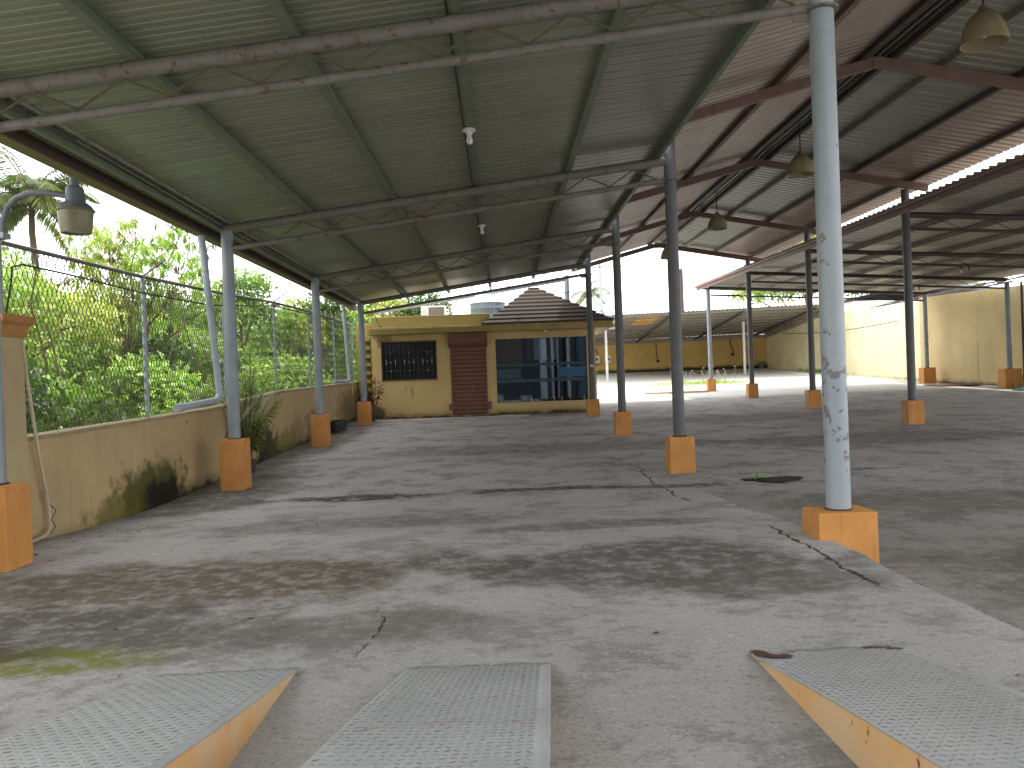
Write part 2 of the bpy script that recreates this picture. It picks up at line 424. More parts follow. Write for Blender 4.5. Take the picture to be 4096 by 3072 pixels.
# ------------------------------------------------------------------ columns
ROW = [7.23 + 6.47 * i for i in range(7)]
def column(X, Y, z0, zp, zt, label, mat='post', r=.1, pw=.40, pd=.38, group='steel columns on orange plinths', collar=None, pipe=None):
    t = thing('steel_column', label, 'column', (X, Y, z0), group)
    h = zp - z0
    b = MB(); w, d = pw / 2, pd / 2
    b.add([(sx * w * k, sy * d * k, z) for z, k in ((-.06, 1.02), (h, 1)) for sx, sy in ((-1, -1), (1, -1), (1, 1), (-1, 1))],
          [(3, 2, 1, 0), (4, 5, 6, 7), (0, 1, 5, 4), (1, 2, 6, 5), (2, 3, 7, 6), (3, 0, 4, 7)])
    b.build('plinth', M['orange'], t, bevel=.008)
    b = MB(); b.tube([(0, 0, h - .01), (0, 0, zt - z0)], r, 28); b.build('post', M[mat], t, smooth=True)
    b = MB(); b.lathe([(.1, h), (.118, h + .003), (.118, h + .012), (.1, h + .014)]); b.build('base_ring', M['rust'], t)
    if collar:
        b = MB(); b.lathe([(.1, 0), (.15, 0), (.15, .02), (.1, .02)], (0, 0, collar - z0), 20)
        b.bar((-.02, 0, collar - z0 - .04), (-.26, 0, collar - z0 - .04), .012, .10)
        b.build('collar_plate', M['truss'], t)
    return t
zl, sl = 4.39, .12                                # left canopy top chord height at X=-4.55 and its slope
column(-4.55, ROW[0], .15, .895, 4.36, 'grey column on orange plinth beside the tan wall pillar, cut by the left picture edge', pw=.42)
column(-4.55, ROW[1], 0, .84, 4.36, 'grey steel column on orange plinth with areca palm growing behind it')
column(-4.55, ROW[2], .2, .98, 4.38, 'blue grey column on orange plinth halfway along the left wall')
column(-4.55, ROW[3], .39, 1.14, 4.38, 'blue grey column on orange plinth at the left corner of the yellow house')
column(3.0, ROW[0], -.2, .385, 6.02, 'nearest thick column with peeling grey paint on a wide orange plinth', 'post_peel', .107, .52, .40, collar=4.87)
column(3.0, ROW[1], 0, .60, 6.05, 'second column of the middle row, between peeling column and crack in floor', pw=.42, mat='post_backlit', collar=4.96)
column(3.0, ROW[2], .2, .78, 6.1, 'third column of the middle row, dark grey on orange plinth', mat='post_backlit', collar=5.02)
column(3.0, ROW[3], .39, .95, 6.2, 'dark column with small white sticker on orange plinth before the shop glass', mat='post_backlit', collar=5.06)
b = MB(); b.box(-.05, .05, -.106, -.1, 1.62, 1.7)
sk = b.build('sticker', M['white'], [o for o in C.objects if o.get('label', '').startswith('dark column with small')][0])
column(10.33, ROW[2], .2, .79, 6.1, 'nearest column of the right row, standing alone in the dark right bay', mat='post_backlit')
column(10.33, ROW[3], .39, .98, 6.25, 'brown shadowed column just left of the peeling column, far right row', mat='post_backlit')
column(10.33, ROW[4], .58, 1.18, 6.3, 'slim dark column on orange plinth at the sunlit edge of the gable canopy', mat='post_backlit')
column(10.33, ROW[5], .78, 1.38, 5.78, 'pale sunlit column on yellow orange plinth under the corner of the pale canopy')
column(21.07, ROW[4], .5, 1.4, 5.0, 'grey column on two-tone plinth at the near end of the pale wall', pw=.7, pd=.5)
column(21.07, ROW[5], .72, 1.55, 5.12, 'grey column on orange plinth midway along the pale yellow wall', pw=.6, pd=.5)

# ------------------------------------------------------------------ canopies
def sheet(name, mat, parent, xs, y0, y1, zf, pitch=.2, h=.026, minor=True):
    """ribbed roofing sheet, ribs running along X"""
    prof = [(0, 0), (.30, 0), (.33, .3), (.37, .3), (.40, 0), (.70, 0), (.76, 1), (.88, 1), (.94, 0)] if minor else \
           [(0, 0), (.52, 0), (.60, 1), (.80, 1), (.88, 0)]
    Y = [];k = 0
    while True:
        base = y0 + k * pitch
        if base > y1: break
        for a, q in prof: Y.append((base + a * pitch, q * h))
        k += 1
    b = MB(); n = len(xs)
    b.v = [(x, y, zf(x, y) + q) for y, q in Y for x in xs]
    b.f = [(j * n + i, j * n + i + 1, (j + 1) * n + i + 1, (j + 1) * n + i) for j in range(len(Y) - 1) for i in range(n - 1)]; b.mi = [0] * len(b.f)
    return b.build(name, mat, parent)

def truss(parent, Y, xa, za, xb, zb, gap, period, m1='truss', r1=.074, r2=.046, rr=.012, mw='rebar'):
    t = MB(); t.tube([(xa, Y, za), (xb, Y, zb)], r1, 16); o = t.build('truss', M[m1], parent, smooth=True)
    t = MB(); t.tube([(xa + .12, Y, za - gap), (xb, Y, zb - gap)], r2, 12); t.build('bottom_chord', M[m1], o, smooth=True)
    L = xb - xa; n = max(2, int(L / period)); pts = []
    for i in range(2 * n + 1):
        u = i / (2 * n); x = xa + .1 + (L - .25) * u; z = za + (zb - za) * (x - xa) / L
        pts.append((x, Y - .0, z - (r1 * .9 if i % 2 else gap - r2 * .9)))
    t = MB()
    for p, q in zip(pts, pts[1:]):
        t.tube([p, q], rr, 6)
    t.build('web_rod', M[mw], o)
    return o

# left lean canopy
tl = thing('lean_canopy', 'green ribbed metal canopy on pipe trusses along the left wall, over the nearest floor', 'canopy', (-.8, 15, 4.4))
tl.location = (0, 0, 0)
def zL(x, y): return 4.39 + (.113 + .0012 * (y - 7.2)) * (x + 4.55)
for i in range(0, 4):
    Y = ROW[i]; truss(tl, Y, -4.58, zL(-4.58, Y), 2.92, zL(2.92, Y), .325, .81)
Y0, Y1 = 1.2, 28.2
sheet('roof_sheet', M['roofL'], tl, [-5.08, -3.15, -1.7, -.3, 1.25, 2.84], Y0, Y1, lambda x, y: zL(x, y) + .185, .24, .045)
for x in (-3.18, -1.75, -.3, 1.25):
    b = MB(); b.bar((x, Y0, zL(x, Y0) + .125), (x, Y1 + .6, zL(x, Y1 + .6) + .125), .07, .11); 
    b.bar((x + .045, Y0, zL(x, Y0) + .075), (x + .045, Y1 + .6, zL(x, Y1 + .6) + .075), .03, .012)
    b.build('purlin', M['purlin'], tl)
b = MB(); b.bar((-4.72, Y0, zL(-4.72, 5) + .105), (-4.72, Y1, zL(-4.72, Y1) + .105), .06, .13); b.build('purlin', M['purlin'], tl)
b = MB(); b.bar((2.79, Y0, zL(2.79, Y0) + .115), (2.79, Y1 + .3, zL(2.79, Y1) + .115), .07, .13); b.build('purlin', M['purlin'], tl)
b = MB(); b.box(-5.17, -4.985, Y0, Y1 + .4, 4.34, 4.36); b.box(-5.17, -5.15, Y0, Y1 + .4, 4.362, 4.56)
g = b.build('gutter', M['gutter'], tl)
b = MB(); b.box(-5.0, -4.975, Y0, Y1 + .4, 4.362, 4.495); b.build('gutter_side', M['darkbeam'], g)
b = MB(); b.tube([(-4.50, Y0, 4.50), (-4.49, 12, 4.49), (-4.5, 20, 4.5), (-4.52, 27, 4.48)], .02, 8)
b.tube([(-4.60, 9, 4.49), (-4.63, 13.5, 4.46), (-4.60, 20, 4.49), (-4.62, 27, 4.47)], .012, 6)
b.build('conduit', M['lightbeam'], tl, smooth=True)
b = MB(); b.tube([(-.36, 3.5, 4.93), (-.365, 11.2, 4.95), (-.36, 17.6, 4.97), (-.36, 24, 4.99)], .012, 6); b.build('cable', M['cable'], tl)
# blue pipe at the far end of the canopy with its short posts
fb = thing('pipe_frame', 'blue grey pipe beam rising to the right above the yellow house', 'beam')
b = MB(); b.tube([(-5.0, 33.1, 4.66), (2.75, 33.1, 5.74)], .08, 14); b.build('beam', M['post'], fb, smooth=True)
b = MB(); b.tube([(2.83, 33.1, .6), (2.83, 33.1, 5.9)], .1, 16); b.lathe([(.1, 0), (.16, 0), (.16, .03), (.1, .03)], (2.83, 33.1, 5.2), 16); b.build('post', M['post'], fb, smooth=True)
b = MB(); b.tube([(-.30, 33.1, 4.0), (-.30, 33.1, 5.9)], .05, 10); b.build('post', M['lightbeam'], fb, smooth=True)

# gable canopy
tg = thing('gable_canopy', 'pitched canopy with reddish rafters and brown, green and pink sheets in the middle', 'canopy')
AX, AZ, EL, ER = 6.6, 6.86, 3.05, 10.85
def zG(x, y=0):
    base = 5.98 + (AZ - 5.98) * (x - 3.15) / (AX - 3.15) if x < AX else AZ - .185 * (x - AX)
    return base + .008 * (y - 13.7)
for i in (1, 2, 3, 4):
    Y = ROW[i]; b = MB()
    b.bar((EL, Y, zG(EL, Y)), (AX, Y, zG(AX, Y)), .12, .17); b.build('rafter', M['pink'], tg)
    b = MB(); b.bar((AX, Y, zG(AX, Y) - .001), (ER + .05, Y, zG(ER, Y)), .12, .17); b.build('rafter', M['pink'], tg)
    b = MB(); b.bar((AX - .09, Y - .066, zG(AX - .09, Y) - .004), (AX + .09, Y - .066, zG(AX + .09, Y) - .004), .008, .22); b.build('gusset', M['pink'], tg)
GY0, GY1 = 1.2, 33.7
for x, m, w in ((3.38, 'pink', .08), (4.87, 'pink', .07), (6.33, 'darkbeam', .08), (6.88, 'darkbeam', .08), (7.75, 'lightbeam', .07), (9.02, 'darkbeam', .07), (10.45, 'darkbeam', .08)):
    b = MB(); b.bar((x, GY0, zG(x, GY0) + .135), (x, GY1 - .2, zG(x, GY1) + .135), w, .10)
    b.bar((x + .04, GY0, zG(x, GY0) + .09), (x + .04, GY1 - .2, zG(x, GY1) + .09), .03, .01)
    b.build('purlin', M[m], tg)
b = MB()
for dx in (-.16, -.05, .08): b.tube([(AX + dx, GY0, zG(AX, GY0) + .08), (AX + dx, GY1 - 2, zG(AX, GY1) + .08)], .025, 8)
b.build('ridge_conduit', M['cable'], tg, smooth=True)
sheet('roof_sheet', M['roofG'], tg, [2.98, 4.8, AX], GY0, GY1, lambda x, y: zG(x, y) + .19, .21, .05, False)
sheet('roof_sheet', M['roofG'], tg, [AX + .001, 7.75, 9.0, 10.4, 11.15], GY0, GY1, lambda x, y: zG(x, y) + .191, .24, .05, False)
b = MB(); b.bar((AX - .12, GY0, zG(AX, GY0) + .25), (AX - .12, GY1, zG(AX, GY1) + .25), .3, .01); b.build('ridge_cap', M['darkbeam'], tg)
b = MB(); b.bar((2.98, GY0, 5.84), (2.98, 28.2, 5.92), .02, .56); b.build('valley_flashing', M['darkbeam'], tg)

# right canopy
tr = thing('pale_canopy', 'low canopy of pale ribbed sheets on lattice trusses in the right bay', 'canopy')
def zR(x, y): return 5.47 + .0205 * (y - 20.17) - .060 * (x - 10.33)
for i in (2, 3, 4, 5):
    Y = ROW[i]; truss(tr, Y, 10.35, zR(10.35, Y), 21.05, zR(21.05, Y), .36, 1.22, 'darkbeam', .075, .04, .011, 'darkbeam')
RY0, RY1 = 9, 40.7
sheet('roof_sheet', M['roofR'], tr, [10.05, 12, 15, 18, 21.6], RY0, RY1, lambda x, y: zR(x, y) + .20, .27, .05, False)
for k in range(1, 7):
    x = 10.33 + 1.53 * k + .1
    b = MB(); b.bar((x, RY0, zR(x, RY0) + .13), (x, RY1 - .2, zR(x, RY1) + .13), .07, .11)
    b.bar((x + .04, RY0, zR(x, RY0) + .08), (x + .04, RY1 - .2, zR(x, RY1) + .08), .03, .01); b.build('purlin', M['lightbeam'], tr)
b = MB(); b.bar((10.07, RY0, zR(10.1, RY0) + .06), (10.07, RY1, zR(10.1, RY1) + .06), .05, .22); b.build('edge_beam', M['pink'], tr)
b = MB(); b.tube([(9.98, RY0, zR(10.1, RY0) + .12), (9.98, RY1, zR(10.1, RY1) + .12)], .05, 10); b.build('gutter_pipe', M['pink'], tr, smooth=True)
b = MB(); b.bar((10.1, RY1, zR(10.1, RY1) + .08), (21.6, RY1, zR(21.6, RY1) + .08), .04, .12); b.build('edge_beam', M['pink'], tr)
for x, y in ((15.4, 26.3), (13.5, 32.5), (17.2, 32.9)):
    l = thing('bare_lamp_holder', {15.4: 'dark twin lamp holder under the nearest visible lattice truss of the pale canopy', 13.5: 'small bulb holder under the left half of the pale canopy', 17.2: 'small bulb holder deep under the right half of the pale canopy'}[x], 'lamp', (x, y, zR(x, y) - .38))
    b = MB(); b.box(-.16, .16, -.04, .04, -.02, .04); b.tube([(-.12, 0, 0), (-.16, 0, -.16)], .02, 8); b.tube([(.08, 0, 0), (.1, 0, -.18)], .02, 8); b.build('holder', M['black'], l)
    b = MB(); b.lathe([(.0, -.26), (.03, -.24), (.035, -.2), (.015, -.15)], (-.16, 0, 0), 10); b.build('bulb', M['glasswhite'], l, smooth=True)

# pendant bell lamps
def pend(y, z, label, src=[]):
    if src: return dup(src[0], (6.62, y, z), label)
    t = thing('pendant_lamp', label, 'lamp', (6.62, y, z), 'bell shaped pendant lamps under the ridge')
    prof = [(.29, -.24), (.285, -.16), (.25, -.02), (.19, .1), (.11, .18), (.06, .2)]
    b = MB(); b.lathe(prof, n=28); b.lathe([(.28, -.24), (.275, -.16), (.24, -.02), (.18, .1), (.10, .175)], n=28); b.lathe([(.28, -.24), (.295, -.245), (.295, -.225), (.285, -.22)], n=28)
    b.build('lamp_shade', M['shade'], t, smooth=True)
    b = MB(); b.lathe([(.0, .27), (.05, .26), (.07, .2), (.07, .16)], n=16); b.build('lamp_holder', M['reflector'], t, smooth=True)
    b = MB(); b.tube([(0, 0, .26), (0, 0, .95)], .014, 8); b.build('hanger_rod', M['darkbeam'], t)
    b = MB(); b.lathe([(.0, -.16), (.04, -.14), (.055, -.08), (.03, 0), (.03, .14)], n=14); b.build('bulb', M['glasswhite'], t, smooth=True)
    src.append(t); return t
pend(10.7, 6.16, 'large yellowed bell lamp in the upper right corner, nearest under the ridge')
pend(17.3, 6.10, 'yellowed bell lamp hanging just left of the peeling column')
pend(24.0, 6.2, 'bell lamp with rust-eaten rim, third along the ridge')
pend(31.1, 6.4, 'farthest bell lamp, half hidden behind the second middle column')
def bulb(y, z, label):
    t = thing('bare_bulb', label, 'lamp', (-.3, y, z), 'bare bulbs under the green canopy')
    b = MB(); b.lathe([(.0, .035), (.07, .035), (.085, .02), (.085, 0), (.045, -.01), (.04, -.05), (.0, -.05)], n=18); b.build('holder', M['white'], t, smooth=True)
    b = MB(); b.lathe([(.0, -.17), (.03, -.165), (.046, -.13), (.036, -.09), (.024, -.05)], n=16); b.build('bulb', M['glasswhite'], t, smooth=True)
bulb(10.5, zL(-.3, 10.5) + .03, 'bare white bulb on round holder, nearer of the two under the green canopy')
bulb(17.1, zL(-.3, 17.1) + .03, 'bare white bulb on round holder, farther of the two under the green canopy')

# ------------------------------------------------------------------ left boundary wall, pillar, fence, lamp
def wtop(y):
    P = [(3, 1.15), (9, 1.22), (12.2, 1.29), (15.2, 1.37), (19, 1.60), (24, 1.70), (31, 1.84)]
    for (a, za), (c, zc) in zip(P, P[1:]):
        if y <= c: return za + (zc - za) * (y - a) / (c - a)
    return P[-1][1]
bw = thing('boundary_wall', 'tan rendered boundary wall with black mould patches along the left side', 'wall')
b = MB(); ysw = [8.7 + .4 * i for i in range(54)]
for x, sgn in ((-5.2, 1), (-5.45, -1)):
    pass
vv = []
for y in ysw:
    w = .006 * math.sin(y * 2.3); zt = wtop(y)
    vv += [(-5.2 + w, y, -.4), (-5.2 + w, y, zt), (-5.45 + w, y, zt), (-5.45 + w, y, -.4)]
b.add(vv, [(4 * j + k, 4 * j + 4 + k, 4 * j + 4 + (k + 1), 4 * j + k + 1) for j in range(len(ysw) - 1) for k in range(3)] + [(0, 1, 2, 3), tuple(4 * (len(ysw) - 1) + k for k in (3, 2, 1, 0))])
b.build('wall', M['wallL'], bw)
b = MB(); vv = []
for y in ysw:
    w = .012 * math.sin(y * 4.1) + .006 * math.sin(y * 11); zt = wtop(y) + .003 * math.sin(y * 7)
    vv += [(-5.175 + w, y, zt - .035), (-5.18 + w, y, zt + .012), (-5.47, y, zt + .015), (-5.475, y, zt - .03)]
b.add(vv, [(4 * j + k, 4 * j + 4 + k, 4 * j + 4 + (k + 1) % 4, 4 * j + (k + 1) % 4) for j in range(len(ysw) - 1) for k in range(4)] + [(3, 2, 1, 0)])
b.build('coping', M['coping'], bw)
pl = thing('wall_pillar', 'tan square pillar with moulded orange cap at the left picture edge', 'pillar', (-5.3, 8.5, .1))
b = MB(); b.box(-.2, .2, -.2, .2, -.1, 2.2); b.build('shaft', M['cream'], pl, bevel=.01)
b = MB()
for z0, z1, e0, e1 in ((2.2, 2.24, .22, .23), (2.24, 2.32, .23, .24), (2.32, 2.36, .24, .285), (2.36, 2.40, .285, .29), (2.40, 2.43, .275, .275)):
    b.add([(sx * e, sy * e, z) for z, e in ((z0, e0), (z1, e1)) for sx, sy in ((-1, -1), (1, -1), (1, 1), (-1, 1))],
          [(3, 2, 1, 0), (4, 5, 6, 7), (0, 1, 5, 4), (1, 2, 6, 5), (2, 3, 7, 6), (3, 0, 4, 7)])
b.build('cap', M['cap'], pl)
# near part of wall before the pillar (towards the camera side)
b = MB(); b.box(-5.5, -5.2, 4.5, 8.28, -.4, 2.1); tag(b.build('near_wall', M['cream']), 'cream wall stub on the near side of the capped pillar', 'wall')

ff = thing('chain_link_fence', 'chain link fence of diamond mesh on grey pipe posts above the left wall', 'fence')
def ftop(y):
    P = [(8.5, 3.34), (12.2, 3.42), (15.7, 3.55), (19.2, 3.72), (22.6, 3.82), (31, 3.92)]
    for (a, za), (c, zc) in zip(P, P[1:]):
        if y <= c: return za + (zc - za) * (y - a) / (c - a)
    return P[-1][1]
FX = -5.34
b = MB(); s_ = .085
y = 8.7 - 2.4
while y < 29.3:
    for sg in (1, -1):
        # one diagonal wire from the wall top to the rail, bent slightly at each crossing
        pts = []
        H = ftop(y) - wtop(max(y, 8.7)) - .02; k = int(H / s_) + 1
        for i in range(k + 1):
            yy = y + (i * s_ * .58 if sg > 0 else (k - i) * s_ * .58); zz = wtop(min(max(yy, 8.7), 29.2)) + .02 + i * (H / k)
            if 8.62 <= yy <= 29.2: pts.append((FX + (.005 if i % 2 else -.005) * sg, yy, zz))
        if len(pts) > 1: b.tube(pts, .0048, 3, cap=False)
    y += s_ * 1.16
b.build('wire_mesh', M['fence'], ff)
for Yp in (12.2, 15.7, 19.2, 22.6, 26.0, 29.2):
    b = MB(); b.tube([(FX, Yp, wtop(Yp) - .05), (FX, Yp, ftop(Yp) + .02)], .034, 12)
    b.lathe([(.034, 0), (.04, .01), (.04, .06), (.034, .07)], (FX, Yp, (wtop(Yp) + ftop(Yp)) / 2 + .1), 12)
    p = b.build('fence_post', M['galv'], ff, smooth=True)
    b = MB(); b.tube([(FX, Yp, ftop(Yp)), (FX + .34, Yp + .02, ftop(Yp) + .25)], .014, 6); b.bar((FX, Yp, ftop(Yp) + .01), (FX + .3, Yp, ftop(Yp) + .22), .03, .012); b.build('barbed_wire_arm', M['galv'], p)
b = MB(); b.tube([(FX, yy, ftop(yy)) for yy in (8.6, 12.2, 15.7, 19.2, 22.6, 26, 29.2)], .027, 10); b.build('top_rail', M['railrust'], ff, smooth=True)
b = MB()
for q in (.35, .68, 1):
    pts = [(FX + .34 * q, 8.6 + .3 * i, ftop(8.6 + .3 * i) + .25 * q + .02 * math.sin(i * 1.1 + q * 5)) for i in range(70)]
    b.tube(pts, .0028, 3)
    for p in pts[::1]:
        b.tube([(p[0], p[1] - .02, p[2] - .02), (p[0], p[1] + .02, p[2] + .02)], .002, 3); b.tube([(p[0], p[1] + .02, p[2] - .02), (p[0], p[1] - .02, p[2] + .02)], .002, 3)
b.build('barbed_wire', M['fence'], ff)
b = MB(); b.tube([(-5.24, 8.62, 2.5), (-5.24, 8.75, 2.9), (-5.25, 8.8, 3.08), (-5.26, 9.0, 3.14), (-5.28, 10, 3.16), (-5.3, 12.1, 3.16), (-5.3, 15, 3.25), (-5.3, 19, 3.62), (-5.3, 23, 3.72), (-5.3, 26, 3.7), (-5.3, 29, 2.9)], .011, 8)
tag(b.build('dark_cable', M['cable'], smooth=True), 'dark cable looping along just under the top rail of the fence', 'cable')

lp = thing('yard_lamp', 'grey security lamp with olive bell reflector on curved arm, at upper left', 'street lamp', (-5.25, 8.5, 2.53))
b = MB(); b.tube([(0, 0, -.05), (0, 0, 1.30)], .064, 18); b.lathe([(.064, 0), (.072, .004), (.072, .03), (.064, .034)], (0, 0, .24)); b.lathe([(.064, 0), (.072, .004), (.072, .03), (.064, .034)], (0, 0, .44)); b.build('pole', M['galv'], lp, smooth=True)
pts = [(.09, 0, .82), (.1, 0, .98), (.15, 0, 1.12), (.25, 0, 1.22), (.38, 0, 1.27), (.55, 0, 1.27), (.72, 0, 1.24), (.80, 0, 1.22)]
b = MB(); b.tube(pts, .032, 12); b.build('arm', M['lampmetal'], lp, smooth=True)
b = MB(); b.box(.0, .14, -.07, .07, .80, .86); b.build('bracket', M['galv'], lp, bevel=.005)
b = MB(); b.lathe([(.0, 1.40), (.045, 1.40), (.048, 1.33), (.052, 1.325), (.085, 1.30), (.10, 1.16), (.105, 1.15), (.12, 1.145)], (.86, 0, 0), 36)
nf = 72; prof = [(.12, 1.145), (.15, 1.115), (.178, 1.07)]
b.add([(.86 + (r_ + (.006 if k % 2 and q else 0)) * math.cos(2 * PI * k / nf), (r_ + (.006 if k % 2 and q else 0)) * math.sin(2 * PI * k / nf), z_) for q, (r_, z_) in enumerate(prof) for k in range(nf)],
      [(i * nf + k, i * nf + (k + 1) % nf, (i + 1) * nf + (k + 1) % nf, (i + 1) * nf + k) for i in range(2) for k in range(nf)])
b.build('housing', M['lampmetal'], lp, smooth=False)
b = MB(); b.lathe([(.186, 1.075), (.192, 1.068), (.186, 1.06), (.172, 1.05), (.165, .98), (.148, .84), (.144, .83), (.14, .84), (.165, 1.04)], (.86, 0, 0), 40); b.build('reflector', M['reflector'], lp, smooth=True)
b = MB(); b.lathe([(.0, .85), (.08, .85), (.14, .86)], (.86, 0, 0), 24); b.build('lens', M['greywhite'], lp, smooth=True)

# rain pipes
def rainpipe(pts, label, r=.06):
    t = thing('rain_pipe', label, 'drain pipe'); b = MB(); b.tube(pts, r, 14); b.build('pipe', M['pvc'], t, smooth=True)
    b = MB()
    for p in (pts[1], pts[-1]):
        pass
    a, c = Vector(pts[0]), Vector(pts[1]); m = a.lerp(c, .78); b.tube([m - Vector((0, 0, .03)), m + Vector((0, 0, .03))], r * 1.15, 14)
    b.build('pipe_joint', M['pvc'], t, smooth=True); b = MB(); e = Vector(pts[-1]); d = (e - Vector(pts[-2])).normalized(); b.tube([e - d * .14, e + d * .01], r * 1.18, 14); b.build('pipe_joint', M['pvc'], t, smooth=True)
rainpipe([(-5.06, 13.9, 4.38), (-5.0, 14.35, 1.66), (-5.0, 14.34, 1.58), (-5.02, 14.22, 1.50), (-5.06, 14.1, 1.48), (-5.12, 13.3, 1.44), (-5.16, 12.85, 1.41)], 'grey plastic rain pipe bending over the wall top beside the palm column')
rainpipe([(-5.06, 26.3, 4.38), (-4.98, 26.5, 1.95), (-4.98, 26.48, 1.88), (-5.0, 26.4, 1.84), (-5.05, 26.2, 1.83), (-5.1, 25, 1.82), (-5.12, 24.6, 1.82)], 'grey plastic rain pipe bending over the wall near the house corner')
t = thing('white_conduit', 'cream plastic conduit leaning on the wall beside the capped pillar', 'pipe')
b = MB(); b.tube([(-5.09, 8.66, 2.28), (-5.1, 8.74, 1.85), (-5.12, 8.93, 1.05), (-5.13, 9.08, .55), (-5.13, 9.12, .28), (-5.12, 9.10, .20), (-5.10, 8.98, .13), (-5.08, 8.7, .12)], .018, 10); b.build('pipe', M['whitepvc'], t, smooth=True)
b = MB(); b.tube([(-5.128, 9.05, .60), (-5.13, 9.08, .52)], .024, 10); b.build('pipe_joint', M['whitepvc'], t)
b = MB(); b.tube([(-5.11, 9.1, .45), (-5.08, 9.16, .38), (-5.1, 9.1, .28), (-5.08, 9.14, .2), (-5.06, 9.0, .15)], .005, 5); b.build('loose_wire', M['cable'], t)

# ------------------------------------------------------------------ tread plate ramps
def ramp(xa, xb, yt, sl, label, bad=0, rot=0):
    t = thing('tread_plate_ramp', label, 'ramp', ((xa + xb) / 2, yt, .155), 'steel tread plate ramps')
    t.rotation_euler = (0, 0, R(rot)); w = (xb - xa) / 2; L = 2.9; th = .006
    z = lambda y: .012 + (yt - y) * sl      # y in world
    Y = lambda d: -d
    b = MB()
    ns = 20
    for sx in (-1, 1):
        vs = []
        for i in range(ns + 1):
            d = L * i / ns; vs += [(sx * (w - .01), -d, -.01), (sx * (w - .01), -d, .008 + d * sl)]
        o_ = len(b.v); b.add(vs, [(2 * i, 2 * i + 2, 2 * i + 3, 2 * i + 1) for i in range(ns)])
    b.build('side_wall', M['rampside'], t)
    b = MB(); nx, ny = 10, 40; vs = []
    for j in range(ny + 1):
        for i in range(nx + 1):
            u = -1 + 2 * i / nx; d = L * j / ny
            e = .012 * math.sin(i * 2.1 + xa * 9) if j == 0 else 0
            if j == 0 and bad == 1 and i < 3: e += .05 * (3 - i)
            vs.append((u * w + (.0012 * math.sin(j * 1.7 + xa) if i in (0, nx) else 0), -d - e, .014 + d * sl + .004 * math.sin(d * 3 + u * 2)))
    n = nx + 1
    b.add(vs, [(j * n + i, j * n + n + i, j * n + n + i + 1, j * n + i + 1) for j in range(ny) for i in range(nx)])
    o = b.build('tread_plate', M['plate'], t, smooth=True)
    sol = o.modifiers.new('s', 'SOLIDIFY'); sol.thickness = .006; sol.offset = -1
    # raised tread bars in alternating directions
    b = MB(); p = .033; pr = .044; rows = int((L - .05) / pr); cols = int((2 * w - .03) / p)
    for j in range(rows):
        for i in range(cols):
            cx = -w + .025 + i * p; d = .035 + j * pr
            if bad == 1 and i < 6 and d < .3 - .03 * i + .05: continue
            a = R(38) if (i + j) % 2 else R(-38)
            lx, ly = .0175, .0052; ca, sa = math.cos(a), math.sin(a); zc = .014 + d * sl + .004 * math.sin(d * 3 + cx / w * 2)
            P = []
            for (ux, uy, uz) in ((-1, 0, 0), (-.5, -1, 0), (.5, -1, 0), (1, 0, 0), (.5, 1, 0), (-.5, 1, 0), (-.55, 0, 1), (.55, 0, 1)):
                X = ux * lx; Yy = uy * ly; P.append((cx + X * ca - Yy * sa, -d + X * sa + Yy * ca, zc + uz * .0026 - (X * sa + Yy * ca) * sl))
            b.add(P, [(0, 1, 6), (1, 2, 7, 6), (2, 3, 7), (3, 4, 7), (4, 5, 6, 7), (5, 0, 6)])
    b.build('tread_bars', M['lug'], o, smooth=False)
    if bad:
        b = MB(); k = random.Random(3)
        spots = [(-w + .04, .06, .05, .1), (-w + .1, .16, .09, .05)] if bad == 1 else []
        spots2 = [(w - .12, .05, .10, .045), (w - .05, .10, .05, .04)] if bad == 1 else []
        for cx, d, rx, ry in spots + spots2:
            n = 22; pts = [(cx + rx * math.cos(2 * PI * q / n) * k.uniform(.6, 1.15), -d + ry * math.sin(2 * PI * q / n) * k.uniform(.6, 1.15)) for q in range(n)]
            b = MB(); b.add([(x, y, .0185 + (-y) * sl) for x, y in pts], [tuple(range(n))]); b.build('rust_patch', M['rust'], o)
    
    return t
ramp(-1.90, -1.13, 4.28, .17, 'left steel tread plate ramp with orange side, sloping down away')
ramp(-.545, .205, 4.22, .19, 'middle steel tread plate ramp, its tip pointing at the house', rot=-3.2)
ramp(1.26, 2.04, 4.25, .15, 'right steel tread plate ramp with rusted-through tip and orange side', 1, rot=.6)

# floor hole with weeds
b = MB(); k = random.Random(5); n = 26
hx, hy = 4.25, 12.5
b.add([(hx + .42 * math.cos(2 * PI * q / n) * k.uniform(.75, 1.1), hy + .42 * math.sin(2 * PI * q / n) * k.uniform(.6, 1.1), plane(hy) + .012) for q in range(n)], [tuple(range(n))])
b.box(hx - .55, hx - .25, hy - .1, hy + .1, plane(hy), plane(hy) + .02)
tag(b.build('floor_hole', simple('hole_black', (.012, .011, .01), .9)), 'dark broken hole in the concrete floor right of the second middle column', 'hole')

